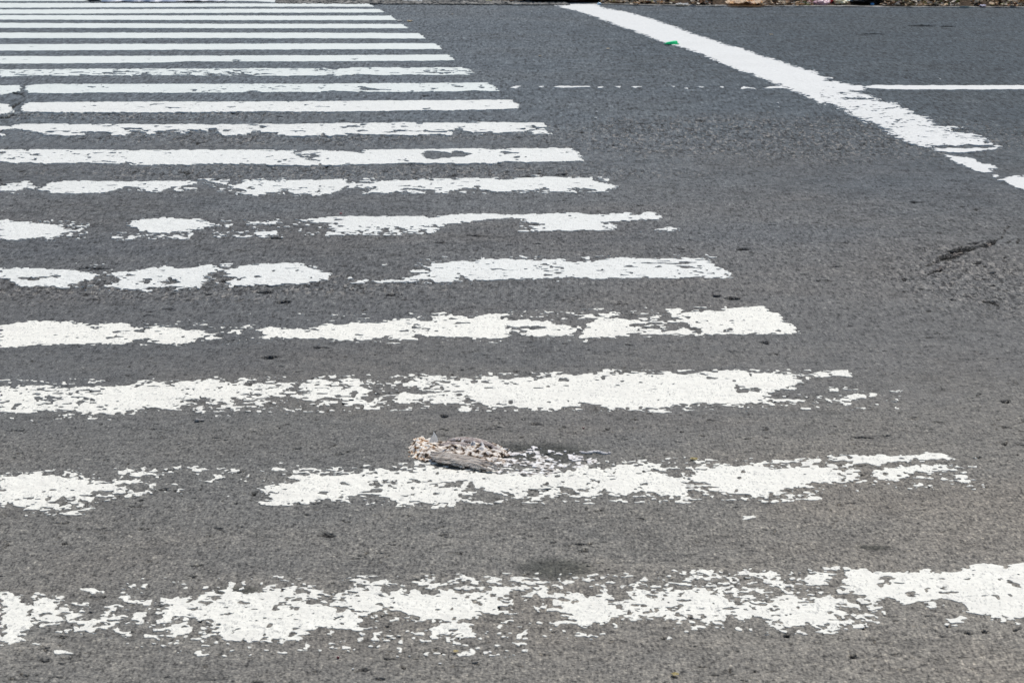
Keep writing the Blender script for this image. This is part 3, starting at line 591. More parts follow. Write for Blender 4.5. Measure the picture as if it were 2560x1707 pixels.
bars[10] = [
 S('N', [(-10,72),(150,70),(145,110),(60,130),(-10,138)], 1.05, .012),
 S('N', [(190,105),(200,72),(300,60),(2360,58),(2360,120),(1920,120),(1850,108),(1780,122),(1300,125),(720,121),(500,128),(210,125)], 1.03, .012),
 S('O', [(-10,60),(1100,52),(1520,50),(1572,75),(1602,112),(1520,112),(1450,106),(1300,112),(1000,118),(780,118),(650,118),(590,108),(560,118),(400,112),(-10,120)], 1.02, .012),
 S('O', [(520,78),(620,76),(700,98),(820,100),(800,106),(620,106)], .1, .01, True), S('O', [(1240,70),(1330,74),(1300,84)], .1, .008, True), S('O', [(1450,80),(1500,82),(1490,90)], .1, .008, True), S('O', [(1080,88),(1160,92),(1150,98)], .1, .008, True), S('O', [(240,88),(320,86),(310,94)], .1, .008, True),
]
bars[11] = [
 S('Q', [(-10,336),(600,332),(2360,328),(2360,378),(2150,380),(1900,378),(1880,352),(1760,350),(1740,378),(1530,378),(1430,380),(1385,350),(1370,375),(1100,380),(1080,358),(1000,380),(900,380),(700,378),(600,368),(540,384),(330,378),(40,386),(-10,392)], .985, .014),
 S('Q', [(750,356),(900,360),(880,374),(800,370)], .3, .012, True), S('Q', [(60,352),(110,352),(100,362)], .1, .01, True),
 S('R', [(-10,328),(130,325),(500,330),(600,340),(620,325),(700,335),(850,320),(1150,322),(1650,320),(1692,345),(1740,372),(1600,374),(1400,375),(1250,372),(1050,378),(930,370),(850,368),(720,382),(650,374),(540,380),(350,382),(120,382),(150,352),(-10,345)], .975, .014),
 S('R', [(1280,348),(1440,356),(1400,362),(1290,352)], .1, .01, True), S('R', [(1650,350),(1700,352),(1690,358)], .1, .01, True), S('R', [(620,342),(700,348),(640,362)], .4, .012, True), S('R', [(40,345),(130,350),(110,375),(50,375)], .4, .01),
]
bars[12] = [S('Q', [(-10,238),(1200,235),(2360,231),(2360,276),(1780,268),(1700,278),(1350,275),(1200,284),(600,290),(-10,293)], 1.04, .01),
 S('R', [(-10,235),(800,230),(1530,226),(1575,268),(1300,272),(400,277),(-10,277)], 1.04, .01), S('R', [(800,258),(860,256),(850,264)], .1, .01, True), S('Q', [(1700,262),(1780,262),(1760,275),(1700,280)], .1, .01, True)]
bars[13] = [S('Q', [(-10,150),(1200,147),(2360,146),(2360,188),(1000,192),(-10,198)], 1.1, .01), S('R', [(-10,147),(1000,144),(1430,144),(1460,160),(1480,186),(700,187),(-10,190)], 1.1, .01), S('Q', [(200,168),(250,168),(240,172)], .1, .01, True)]
bars[14] = [S('Q', [(-10,65),(2360,66),(2360,105),(-10,106)], 1.1, .01), S('R', [(-10,66),(1000,67),(1310,70),(1340,85),(1362,108),(-10,106)], 1.1, .01)]
bars[15] = [S('T', [(-10,212),(2400,222),(2400,262),(-10,258)], 1.1, .01), S('U', [(-40,220),(1340,222),(1412,262),(-40,262)], 1.1, .01)]
bars[16] = [S('T', [(-10,142),(2400,146),(2400,188),(-10,183)], 1.1, .01), S('U', [(-40,146),(1240,146),(1295,187),(-40,188)], 1.1, .01)]
bars[17] = [S('T', [(-10,90),(2400,84),(2400,120),(-10,130)], 1.1, .01), S('U', [(-40,84),(1130,86),(1180,117),(-40,120)], 1.1, .01)]
bars[18] = [S('T', [(-10,30),(2400,34),(2400,63),(-10,74)], 1.1, .01), S('U', [(-40,34),(1030,34),(1085,64),(-40,63)], 1.1, .01)]
bars[19] = [S('T', [(-10,-28),(2400,-22),(2400,12),(-10,12)], 1.1, .01), S('U', [(-40,-22),(220,-18),(385,24),(180,24),(-40,10)], 1.03, .02), S('U', [(500,10),(640,8),(640,20),(520,20)], 1, .02)]

# right corner (x of the lower right end, in photo pixels) and rows at the left edge, for the part out of view
edge = {0: (2700, 1479, 1611, .9), 1: (2430, 1190, 1250, 1), 2: (2230, 966, 1034, .9), 3: (2000, 811, 863, 1.02), 4: (1832, 672, 692, .95), 5: (1700, 552, 596, .95),
        6: (1545, 469, 476, .9), 7: (1455, 385, 402, 1), 8: (1375, 317, 325, 1), 9: (1297, 260, 284, 1.04), 10: (1245, 214.5, 236.5, 1.04), 11: (1192, 174.3, 193, 1),
        12: (1136, 141, 159.5, 1.04), 13: (1103, 111, 127, 1.1), 14: (1062, 82, 96, 1.1), 15: (1024, 57.7, 70.2, 1.1), 16: (992, 38.6, 49.8, 1.1), 17: (961, 24.5, 35.3, 1.1), 18: (935, 8.3, 20, 1.1), 19: (745, -7.5, 3.2, 1.1)}
blab = {
 0: "nearest zebra bar, badly flaked, with a big solid white patch at its right end",
 1: "second zebra bar from the front, flaked, just in front of the dead bird",
 2: "third zebra bar from the front, densely speckled, with a broken hollow right end",
 3: "fourth zebra bar from the front, with a bare gap left of its middle",
 4: "fifth zebra bar from the front, with thin dark scratches in its slanted right end",
 5: "sixth zebra bar from the front, worn to two islands and a thin strip",
 6: "seventh zebra bar from the front, broken in two, its right tip frayed",
 7: "eighth zebra bar from the front, with a long bare hole near its right end",
 8: "ninth zebra bar from the front, its lower edge scalloped and chipped all along",
 9: "tenth zebra bar from the front, clean, cut by the jagged crack near the left edge",
 10: "eleventh zebra bar from the front, level with the thin dashed line",
 11: "twelfth zebra bar from the front, speckled with chips unlike the clean bars behind it",
 12: "thirteenth zebra bar from the front, clean with one small notch in its edge",
 13: "fourteenth zebra bar from the front, clean white with a rounded right end",
 14: "fifteenth zebra bar from the front, smooth and unbroken",
 15: "sixteenth zebra bar from the front, fifth from the far end",
 16: "seventeenth zebra bar from the front, fourth from the far end",
 17: "eighteenth zebra bar from the front, third from the far end",
 18: "nineteenth zebra bar from the front, the one just below the blue-grey sheet",
 19: "farthest zebra bar, shortest, cut off by the top of the photo"}
for n in range(20):
    xr, yt, yb, sol = edge[n]
    xw = G(xr, yb)[0]
    sh = bars[n] + [bar_left(yt, yb, sol, wid=4.3, xr=xw)]
    s = .0105 + .0010 * n + (.012 if n in (8, 11) else 0)
    if n < 5: sh = [(p_, (s_ * (.62 if n < 3 else .4) if s_ < .42 and not h_ else s_), so_, h_) for p_, s_, so_, h_ in sh]
    if n == 11: sh = [(p_, .90 if not h_ else s_, so_ * 1.5, h_) for p_, s_, so_, h_ in sh]
    if n == 8: sh = [(p_, min(s_, .96) if not h_ else s_, so_ * 1.2, h_) for p_, s_, so_, h_ in sh]
    if n == 10: sh = [(p_, min(s_, .985) if not h_ else s_, so_, h_) for p_, s_, so_, h_ in sh]
    marking('zebra_bar', sh, blab[n], ZC, ZG, M_PAINT if n < 4 else (M_PAINT_MID if n < 10 else M_PAINT_FAR), 100 + 13 * n, s=s, res=1.25 if n < 4 else 1.1, chips={0: .77, 1: .735, 2: .72, 3: .765, 4: .75, 5: .755, 6: .74, 7: .765, 8: .735, 9: .77, 10: .735, 11: .665}.get(n, .80),
            cell=None if n < 12 else (.012, .014))

diag = [
 S('W', [(125,29),(300,27),(470,29),(560,68),(640,82),(740,100),(900,142),(1010,180),(1150,225),(1280,278),(1400,315),(1560,368),(1700,400),(1800,445),(1930,480),(2040,515),(2160,558),(2260,590),(2352,625),(2352,860),(2200,775),(2080,730),(1880,650),(1700,585),(1530,520),(1380,455),(1250,405),(1160,375),(1060,350),(930,305),(800,252),(640,200),(480,140),(330,90),(200,60)], 1.13, .025),
 S('X', [(60,-20),(600,-15),(640,10),(760,50),(700,75),(820,78),(900,98),(1030,118),(1030,150),(900,150),(1040,170),(1140,212),(1150,235),(1280,255),(1310,290),(1460,322),(1440,345),(1540,360),(1580,400),(1600,430),(1810,452),(1720,475),(1900,500),(1960,520),(2050,560),(2050,592),(1900,590),(1780,600),(1620,600),(1540,610),(1450,580),(1330,525),(1250,490),(1200,455),(1080,405),(960,345),(850,300),(700,235),(570,185),(440,140),(330,95),(200,30)], .95, .035),
 S('X', [(120,0),(600,0),(700,110),(900,220),(1100,300),(1400,400),(1700,500),(1950,560),(1600,580),(1300,480),(1000,330),(700,210),(440,120)], 1.02, .06),
 S('X', [(700,92),(900,102),(1040,119),(1052,135),(1035,149),(900,147),(760,125)], 1.1, .012),
 S('X', [(1600,632),(1620,618),(1900,622),(2100,612),(2130,595),(2165,605),(2100,628),(1950,645),(1780,655),(1640,640)], 1.0, .012),
 S('X', [(1700,675),(1740,682),(1850,690),(1940,712),(2000,748),(2080,752),(2130,785),(2070,785),(2090,815),(2010,822),(1900,775),(1810,742),(1750,705)], 1.05, .012),
 S('X', [(2100,842),(2145,835),(2120,858)], 1, .01), S('X', [(2150,875),(2260,850),(2352,840),(2800,960),(2900,1220),(2352,960),(2260,925),(2200,892)], 1.06, .012),
 S('X', [(1580,598),(1900,596),(1960,606),(1600,615)], .2, .012, True), S('X', [(860,205),(1140,215),(1100,225),(800,230)], .3, .015, True), S('X', [(1330,285),(1450,300),(1200,300)], .3, .012, True),
]
marking('lane_line', diag, "broad white diagonal line running from the black bag to the right edge", 'lane line', None, M_PAINT_GREY, 611, s=.018, cell=(.0055, .011), chips=.72)
dash = [S('Y', p, 1.1, .006) for p in (
 [(105,88),(140,74),(178,74),(140,92)], [(310,74),(350,73),(345,84),(318,86)], [(428,80),(470,74),(690,74),(690,82),(580,84),(470,88)], [(748,78),(790,77),(780,88),(752,88)],
 [(873,78),(912,74),(905,86)], [(988,80),(1068,76),(1020,88)], [(1285,76),(1312,76),(1305,84)], [(1378,88),(1420,87),(1410,97)], [(1645,79),(1670,80),(1660,88)],
 [(1795,92),(1825,78),(1840,84),(1905,90),(1905,97),(1860,90),(1810,97)], [(1970,90),(2010,78),(2100,76),(2150,90),(2000,92)])]
dash += [S('Y', [(1478,78),(1525,80),(1525,86),(1480,85)], 1.0, .01)]
wl = empty('worn_line', (*G(1590, 218), 0)); tag(wl, "thin white line worn to scattered dashes between the zebra bars and the broad diagonal line", 'lane line')
for k, d_ in enumerate(dash):
    o = marking('paint_dash', [d_], None, None, None, M_PAINT_GREY, 700 + 5 * k, s=.012, cell=(.0045, .007), chips=0)
    o.parent = wl; o.location -= wl.location
thin = [S('X', [(1030,124),(1110,110),(2352,110),(3300,114),(3300,146),(2352,142),(1730,144),(1300,144),(1130,138)], 1.1, .012)]
marking('thin_line', thin, "thin unbroken white line crossing to the right edge beyond the broad diagonal line", 'lane line', None, M_PAINT_GREY, 710, s=.03, cell=(.006, .01))
chip = [S('C', [(428,530),(450,507),(480,500),(515,500),(512,520),(460,533),(435,538)], 1.1, .006)]
marking('paint_patch', chip, "small lone white paint patch on bare asphalt between the two nearest zebra bars", 'paint patch', None, M_PAINT, 720, s=.01, cell=(.002, .004))

def surf(x, y): return float(relief(np.array([x]), np.array([y]))[0])
# ------------------------------------------------------------------ road with real pits and cracks
def ell(u, v, ru, rv, jag=0, k=14):
    return [G(u + ru * math.cos(a) * (1 + jag * random.uniform(-1, 1)), v + rv * math.sin(a) * (1 + jag * random.uniform(-1, 1)))
            for a in [2 * math.pi * i / k for i in range(k)]]
def stroke(pts):
    """a crack: points (u, v, half-width in px)"""
    up = [G(u, v - w) for u, v, w in pts]; dn = [G(u, v + w) for u, v, w in pts]
    return up + dn[::-1]
PITS = [(660,727,17,3.5),(708,752,18,3.5),(1912,853,13,3),(670,890,14,3),(690,888,8,2),(800,866,20,2.5),(1112,1035,9,3),(408,1218,11,4),(433,1270,8,3),
        (1972,1582,15,5),(2290,503,17,2.2),(2405,515,7,2),(2440,521,8,2),(1312,441,16,2),(1402,433,12,2),(690,592,16,2.4),(1855,620,16,2),(1792,738,11,2.5),
        (1830,743,20,2.5),(910,730,9,2),(420,770,14,2.5),(520,730,10,2),(220,668,26,1.6),(260,669,24,1.6),(1100,603,14,1.5),(1190,586,18,1.5),(1340,608,10,1.5),
        (2160,1088,22,2.2),(2215,1085,12,2),(1540,361,8,2),(855,300,8,2),(540,256,8,1.8),(1063,238,9,1.6),(2515,1000,12,3),(1300,1660,6,3),
        (790,1672,7,3),(420,1688,9,3),(1385,1574,8,3),(2420,1575,12,5),(1700,790,10,2),(2380,745,8,2),(1425,960,4,1.5),(1290,925,4,1.5),(1130,934,5,1.5),(2262,695,5,2),
        (2445,655,8,2),(2512,640,4,2.5),(2545,600,3,6),(2520,602,5,3),(2300,63,30,1.6),(2370,65,18,1.5),(2180,84,18,1.2)]
CRACKS = [
 [(2322,662,1),(2334,650,3),(2346,646,2),(2358,640,6),(2372,638,9),(2384,633,12),(2398,627,9),(2410,622,5),(2420,620,6),(2432,617,5),(2444,614,1.5),(2456,612,4),(2468,609,8),(2480,604,7),(2492,598,1.2),(2504,590,3),(2510,580,1.5),(2516,568,2),(2522,562,1)],
 [(2366,622,1.5),(2386,624,3),(2410,612,1.5)], [(2350,636,1),(2336,640,2),(2366,632,1.5)], [(2420,606,.8),(2440,604,2.2),(2460,600,1)],
 [(2312,686,1.5),(2330,676,3),(2336,672,1)], [(2338,673,1),(2350,668,3.5),(2356,664,1)],
 # jagged crack crossing the tenth and eleventh bars
 [(70,190,1),(64,206,2.2),(58,214,2.6),(55,222,3),(58,230,2.6),(52,234,3),(40,232,2),(24,229,2),(17,230,1)],
 [(56,236,2.5),(64,244,2),(58,250,2),(48,256,3),(36,262,4),(26,268,2.2),(32,276,2.6),(34,282,2),(22,288,2.5),(6,291,2),(-20,294,2)],
 [(20,300,1),(16,312,1.5),(8,322,1.5),(-8,330,1.5)], [(20,364,1.5),(10,374,2),(-6,388,2.5),(-30,398,2)], [(-30,430,2),(2,448,2.2),(6,457,2.4),(12,463,2.2),(18,472,1)],
 # hairline cracks in the dark area beyond
 [(2270,64,1.0),(2300,62,1.6),(2330,65,1.4),(2340,64,.8)], [(2150,85,.7),(2185,83,1.2),(2210,85,.7)],
]
# far edge of the road as a curve of photo pixels (corner kerb)
EDGE = [(-900,-70),(0,-34),(700,-14),(1000,-4),(1250,5),(1400,9),(1500,11),(1600,14),(1800,16.5),(2100,17.5),(2560,19.5),(3600,25)]
EW = [G(*p) for p in EDGE]
EWx = np.array([p[0] for p in EW]); EWy = np.array([p[1] for p in EW])
holes = [(ell(p[0], p[1], p[2] * (1.15 if p[1] < 1200 else .9), p[3] * (1.3 if p[1] < 1200 else .8), jag=.25), 0.0) for p in PITS] + [(stroke(c), .001) for c in CRACKS]
def quads(name, rects, z, mat, parent=None):
    V = []; Fc = []
    for (a, b, c, d) in rects:
        k = len(V); V += [(a, c, z), (b, c, z), (b, d, z), (a, d, z)]; Fc.append((k, k + 1, k + 2, k + 3))
    me = bpy.data.meshes.new(name); me.from_pydata(V, [], Fc); me.update()
    return link(name, me, mat, parent)
VV = []; FF = []; AT = []; off = 0
for (hw, y0_, y1_, c_) in ((1.75, 4.6, 7.0, .0034), (2.35, 7.0, 10.0, .0048), (3.2, 10.0, 15.0, .0062), (5.0, 15.0, 26.0, .0090)):
    nx_ = int(2 * hw / c_) + 1; ny_ = int((y1_ - y0_) / c_) + 1
    xs = np.linspace(-hw, hw, nx_); ys = np.linspace(y0_, y1_, ny_)
    X, Y = np.meshgrid(xs, ys)
    cz = coarseness(X, Y)
    Hh = relief(X, Y, cz)
    WX = X + .008 * (vnoise(X, Y, .012, 5) - .5) + .010 * (vnoise(X, Y, .04, 6) - .5)
    WY = Y + .014 * (vnoise(X, Y, .014, 7) - .5) + .012 * (vnoise(X, Y, .05, 8) - .5)
    dep = np.zeros(X.shape)
    for poly, grow in holes:
        P = np.array(poly); m = .06
        i0, i1 = np.searchsorted(xs, [P[:, 0].min() - m, P[:, 0].max() + m]); j0, j1 = np.searchsorted(ys, [P[:, 1].min() - m, P[:, 1].max() + m])
        if i1 - i0 < 2 or j1 - j0 < 2: continue
        sl = (slice(j0, j1), slice(i0, i1))
        d = sdf(WX[sl], WY[sl], poly) + grow
        dep[sl] = np.maximum(dep[sl], .024 * np.clip(d / .004, 0, 1) * (.6 + .4 * vnoise(X[sl], Y[sl], .015, 9)))
    # the open texture of the surface: many small voids, more of them where the stone is coarse
    v = .5 * vnoise(X, Y, .011, 61) + .32 * vnoise(X * .8, Y, .026, 62) + .18 * vnoise(X, Y, .1, 63)
    d = np.where(Y < 12, .205 + .035 * cz - v, -1)
    dep = np.maximum(dep, .008 * np.clip(d / .018, 0, 1))
    v = .62 * vnoise(X * .8, Y * np.where(Y > 9, .6, .9), .024, 71) + .38 * vnoise(X, Y, .075, 72)
    dep = np.maximum(dep, .008 * np.clip((.088 + .105 * cz - v) / .022, 0, 1))
    Z = Hh - dep
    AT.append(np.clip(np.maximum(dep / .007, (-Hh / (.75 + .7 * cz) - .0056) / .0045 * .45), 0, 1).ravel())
    keep = Y[:-1, :-1] < np.interp(X[:-1, :-1], EWx, EWy)
    j, i = np.nonzero(keep)
    FF.append(off + np.stack([j * nx_ + i, j * nx_ + i + 1, (j + 1) * nx_ + i + 1, (j + 1) * nx_ + i], 1))
    VV.append(np.c_[X.ravel(), Y.ravel(), Z.ravel()]); off += nx_ * ny_
AT = np.concatenate(AT); FF = np.concatenate(FF)
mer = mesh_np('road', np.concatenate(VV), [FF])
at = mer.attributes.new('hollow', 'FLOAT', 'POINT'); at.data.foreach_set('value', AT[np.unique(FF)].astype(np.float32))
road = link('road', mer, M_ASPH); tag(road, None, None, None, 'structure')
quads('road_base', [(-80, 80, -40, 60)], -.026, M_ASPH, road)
# loose crumbs in the right-hand crack
def blob(bm, loc, r, flat=.7, seed=0, sub=2, amp=.35, rot=None):
    import bmesh
    ret = bmesh.ops.create_icosphere(bm, subdivisions=sub, radius=1.0)
    rz = Matrix.Rotation(random.uniform(0, 6.28) if rot is None else rot, 3, 'Z')
    for v_ in ret['verts']:
        p = v_.co.copy()
        n = mn.noise(p * 1.3 + Vector((seed * 3.7, seed * 1.9, seed))) + .5 * mn.noise(p * 3.1 + Vector((seed, 0, seed * 2.)))
        p = p * (1 + amp * n); p = Vector((p.x * r[0], p.y * r[1], p.z * r[2])) if isinstance(r, tuple) else Vector((p.x * r, p.y * r, p.z * r * flat))
        v_.co = rz @ p + Vector(loc)
import bmesh
def bm_obj(name, bm, mat, parent=None, loc=None, smooth=False):
    me = bpy.data.meshes.new(name); bm.to_mesh(me); bm.free()
    if smooth:
        for p in me.polygons: p.use_smooth = True
    o = link(name, me, mat, parent)
    if loc is not None: o.location = loc
    return o
M_CRUMB = simple('crack_crumb', (.12, .10, .085), (.42, .36, .31), 90, .9, .1, .4, .003)
def pebble(u, v, r, mat, label, cat, name='pebble', flat=.6, group=None, z=0.0, amp=.35, sub=2):
    x, y = G(u, v); bm = bmesh.new()
    blob(bm, (0, 0, r * flat * .55), r, flat, random.random() * 50, sub, amp)
    o = bm_obj(name, bm, mat, None, (x, y, z + surf(x, y) * .8)); tag(o, label, cat, group); return o
bmc = bmesh.new()
for (u, v, k) in [(2392,634,9),(2378,636,5),(2473,610,9),(2349,670,4),(2404,630,4)]:
    for _ in range(k):
        x, y = G(u + random.gauss(0, 5), v + random.gauss(0, 2.0)); blob(bmc, (x, y, -.005), random.uniform(.003, .008), .8, random.random() * 9, 1)
tag(bm_obj('crack_crumbs', bmc, M_CRUMB), 'pale tan crumbs of broken stone lying in the crack at the right edge', 'gravel', None, 'stuff')

# ------------------------------------------------------------------ verge beyond the road
M_SOIL = simple('soil', (.02, .014, .009), (.17, .12, .08), 28, .95, .1, .9, .03, c3=(.07, .048, .03))
M_CONC = simple('concrete', (.06, .055, .05), (.55, .53, .49), 5, .85, .2, .5, .006, c3=(.22, .21, .19))
M_DUST = simple('dust', (.1, .097, .09), (.3, .28, .25), 12, .95, .1, .6, .01, c3=(.17, .16, .145))
def strip(name, offs, mat, kind='structure', jitter=0., n=260, parent=None, cols=1):
    """sheet following the road edge; offs = [(distance beyond the edge, height), ...]"""
    pts = []
    for i in range(n + 1):
        t = i / n * (len(EW) - 1); k = min(int(t), len(EW) - 2); f = t - k
        pts.append((EW[k][0] * (1 - f) + EW[k + 1][0] * f, EW[k][1] * (1 - f) + EW[k + 1][1] * f))
    V = []; Fc = []; m = len(offs)
    for i, (x, y) in enumerate(pts):
        for j, (d, z) in enumerate(offs):
            jj = jitter * (mn.noise(Vector((x * 3, d * 5, 1))) + .6 * mn.noise(Vector((x * 11, d * 13, 4)))) if jitter else 0
            V.append((x, y + d, z + (jj if 0 < j else 0)))
    for i in range(n):
        for j in range(m - 1):
            a = i * m + j; Fc.append((a, a + m, a + m + 1, a + 1))
    me = bpy.data.meshes.new(name); me.from_pydata(V, [], Fc); me.update()
    for p in me.polygons: p.use_smooth = True
    o = link(name, me, mat, parent); 
    if kind: tag(o, None, None, None, kind)
    return o
kerb = strip('kerb', [(-.004, -.03), (0, .001), (.02, .005), (.06, .006), (.10, .004), (.19, -.03)], M_CONC, 'structure', .006, 500)
offs = [(.09, -.004)] + [(.1 + .12 * k, .0204 * k) for k in range(1, 14)] + [(2.4, .34), (3.5, .42), (6, .5), (12, .5), (40, .5), (200, .5)]
verge = strip('verge', offs, M_SOIL, 'structure', .02, 500)

# leaf litter over the verge
def leaf_geo(bm, x, y, z, L, W, rz, tilt, curl, mi):
    pts = [(-.5, 0), (-.25, .34), (.1, .5), (.38, .28), (.5, 0), (.38, -.28), (.1, -.5), (-.25, -.34)]
    R3 = Matrix.Rotation(rz, 3, 'Z') @ Matrix.Rotation(tilt, 3, 'X')
    vs = []
    for a, b in pts:
        p = R3 @ Vector((a * L, b * W, curl * L * (a * a * 2 + b * b * 2))); vs.append(bm.verts.new(p + Vector((x, y, z))))
    c = bm.verts.new(R3 @ Vector((0, 0, 0)) + Vector((x, y, z)))
    for i in range(8):
        f = bm.faces.new((vs[i], vs[(i + 1) % 8], c)); f.material_index = mi
LC = [('leaf_tan', (.5, .36, .22), (.72, .55, .38)), ('leaf_brown', (.12, .06, .03), (.32, .17, .09)), ('leaf_pale', (.6, .52, .42), (.8, .72, .6)),
      ('leaf_dark', (.025, .018, .012), (.09, .06, .04)), ('leaf_olive', (.12, .13, .04), (.3, .3, .12)), ('leaf_grey', (.25, .22, .2), (.5, .46, .42))]
LM = [simple(n, a, b, 40, .8, .2, .3, .003) for n, a, b in LC]
bl = bmesh.new()
def edge_at(x):
    for (a, b), (c, d) in zip(EW[:-1], EW[1:]):
        if a <= x <= c: return b + (d - b) * (x - a) / (c - a)
    return EW[0][1] if x < EW[0][0] else EW[-1][1]
CLEAR = [(1795, 1925), (2028, 2140), (1685, 1728), (1275, 1500), (2135, 2200), (2395, 2430), (1780, 1800), (2445, 2470)]
CLEAR = [(G(a_, 14)[0], G(b_, 14)[0]) for a_, b_ in CLEAR]
for _ in range(12000):
    x = random.uniform(-3.0, 6.4); d = .06 + abs(random.gauss(0, .5)); y = edge_at(x) + d
    if d < .7 and any(a_ < x < b_ for a_, b_ in CLEAR): continue
    hz = .004 + .17 * max(0, d - .1)
    mi = random.choices(range(6), (6, 3.5, 5, 5, 1.8, 1.6))[0]
    s = random.uniform(.02, .065)
    leaf_geo(bl, x, y, hz + random.uniform(.004, .02), s, s * random.uniform(.35, .8), random.uniform(0, 6.3), random.gauss(0, .7), random.uniform(-.4, .6), mi)
me = bpy.data.meshes.new('leaf_litter'); bl.to_mesh(me); bl.free()
ll = link('leaf_litter', me, None)
for m_ in LM: me.materials.append(m_)
tag(ll, 'brown and tan fallen leaves and scraps covering the verge beyond the road', 'leaf litter', None, 'stuff')

# dusty gravel spread along the road edge at the far left
bg = bmesh.new()
for _ in range(1500):
    u = random.uniform(690, 1420); v = 12 - abs(random.gauss(0, 6)) + (u - 1100) * .006
    x, y = G(u, v)
    if y > edge_at(x) + .3: continue
    blob(bg, (x, y, .003), random.uniform(.006, .024), .55, random.random() * 20, 1)
tag(bm_obj('loose_gravel', bg, simple('gravel', (.1, .095, .09), (.5, .47, .42), 8, .9, .15, .3, .004, c3=(.22, .21, .19))), 'loose grey gravel and grit along the far road edge', 'gravel', None, 'stuff')

# ------------------------------------------------------------------ litter
def plain(name, c, rough_=.5, spec=.4, var=.25, scale=30):
    return simple(name, tuple(k * (1 - var) for k in c), tuple(min(1, k * (1 + var * .5)) for k in c), scale, rough_, spec, .25, .003)
def place(u, v, lift=0.):
    """stand something on the road or the verge so that its foot shows at a photo pixel"""
    x, y = G(u, v); base = 0
    for _ in range(12):
        e = edge_at(x)
        base = surf(x, y) * .7 if y < e else .004 + .17 * max(0, y - e - .1)
        k = (H - base - lift) / H; gx, gy = G(u, v); x, y = x * .4 + gx * k * .6, y * .4 + gy * k * .6
    return x, y, base
def crumple(name, u, v, w, h, dep, mat, label, cat, seed, amp=.5, z=None, group=None, sub=4, smooth=True, lift=0):
    """a crushed, folded piece of litter resting on the ground; w, h in metres"""
    x, y, base = place(u, v); y += dep * .3
    bm = bmesh.new(); ret = bmesh.ops.create_icosphere(bm, subdivisions=sub, radius=1.0)
    for q in bm.verts:
        p = q.co.copy(); s = Vector((seed * 5.1, seed * 2.3, seed * .7))
        n = mn.noise(p * 1.4 + s) + .6 * abs(mn.noise(p * 3.3 + s)) + .35 * abs(mn.noise(p * 7.5 + s))
        p *= 1 + amp * (n - .3)
        zz = p.z * .5 + .5
        q.co = Vector((p.x * w / 2, p.y * dep / 2, max(0, zz) * h))
    o = bm_obj(name, bm, mat, None, (x, y, base - .003 + lift), False); tag(o, label, cat, group)
    return o
def scrap(name, u, v, w, dep, mat, label, cat, seed, curl=.3, rz=0, group=None, lift=.002, thick=.002, parent=None):
    """a bent thin piece (paper, peel, leaf) with thickness"""
    x, y, base = place(u, v, lift + w * curl * .3); tilt = .03 if y > edge_at(x) else .0; base += tilt * dep * .5
    nx, ny = 14, 10; bm = bmesh.new(); grid = []
    for j in range(ny + 1):
        row = []
        for i in range(nx + 1):
            a, b = i / nx * 2 - 1, j / ny * 2 - 1
            r = 1 - .35 * abs(a * b) + .22 * mn.noise(Vector((a * 2, b * 2, seed)))
            zz = curl * w * (.5 + .5 * mn.noise(Vector((a * 1.5, b * 1.5, seed + 5)))) + .12 * w * abs(mn.noise(Vector((a * 4, b * 4, seed + 9))))
            row.append(bm.verts.new((a * r * w / 2, b * r * dep / 2, max(0.0, zz))))
        grid.append(row)
    for j in range(ny):
        for i in range(nx): bm.faces.new((grid[j][i], grid[j][i + 1], grid[j + 1][i + 1], grid[j + 1][i]))
    geom = bmesh.ops.solidify(bm, geom=bm.faces[:], thickness=thick)
    bmesh.ops.recalc_face_normals(bm, faces=bm.faces[:])
    o = bm_obj(name, bm, mat, None, (x, y, base + lift)); o.rotation_euler = (tilt, 0, rz); tag(o, label, cat, group); return o

MB = plain('black_plastic', (.008, .008, .01), .38, .4, .3)
MBR = plain('dark_brown_plastic', (.03, .008, .005), .5, .4, .4)
crumple('rubbish_bag', 1350, 9, .50, .14, .40, MB, 'black plastic rubbish bag at the far road edge, left of the diagonal line', 'rubbish bag', 1.3, .35)
crumple('rubbish_bag', 1452, 7, .46, .13, .35, MBR, 'dark brownish bag lying right behind the far end of the diagonal line', 'rubbish bag', 2.9, .4)
crumple('rubbish_bag', 2168, 13, .28, .11, .3, MB, 'crushed black bag on the verge right of the cream wrapper', 'rubbish bag', 4.1, .4)
crumple('rubbish_bag', 1610, 6, .22, .08, .25, MB, 'small black bag half hidden in the leaf litter, right of the diagonal line', 'rubbish bag', 5.2, .5)
M_LB = plain('pale_blue_plastic', (.55, .75, .88), .3, .5, .15)
crumple('bottle_cap', 1498, 13.5, .038, .026, .03, M_LB, 'pale blue bottle cap beside the far end of the diagonal line', 'bottle cap', 7, .12, sub=3)
M_PAP = plain('cream_paper', (.95, .76, .56), .7, .3, .12, 14)
M_PAPW = plain('white_paper', (.82, .82, .8), .7, .3, .12)
M_ORG = plain('orange_peel', (.8, .42, .05), .5, .4, .3)
scrap('paper_wrapper', 1862, 10, .38, .40, M_PAP, 'large cream peach paper wrapper lying open at the verge edge', 'wrapper', 3.3, .04, .1)
scrap('fruit_peel', 1876, 3.5, .06, .12, M_ORG, 'orange peel scrap resting above the cream wrapper', 'fruit peel', 8.3, .35, .3, lift=.045)
scrap('paper_scrap', 1706, 13, .12, .16, M_PAPW, 'narrow white paper scrap on the verge edge, left of the cream wrapper', 'paper scrap', 4.4, .12)
scrap('paper_scrap', 1792, 15, .055, .14, M_PAPW, 'small white scrap touching the left tip of the cream wrapper', 'paper scrap', 5.4, .15)
scrap('paper_scrap', 1735, .5, .07, .1, M_PAPW, 'white scrap deep in the leaves above the narrow scrap', 'paper scrap', 6.1, .3)
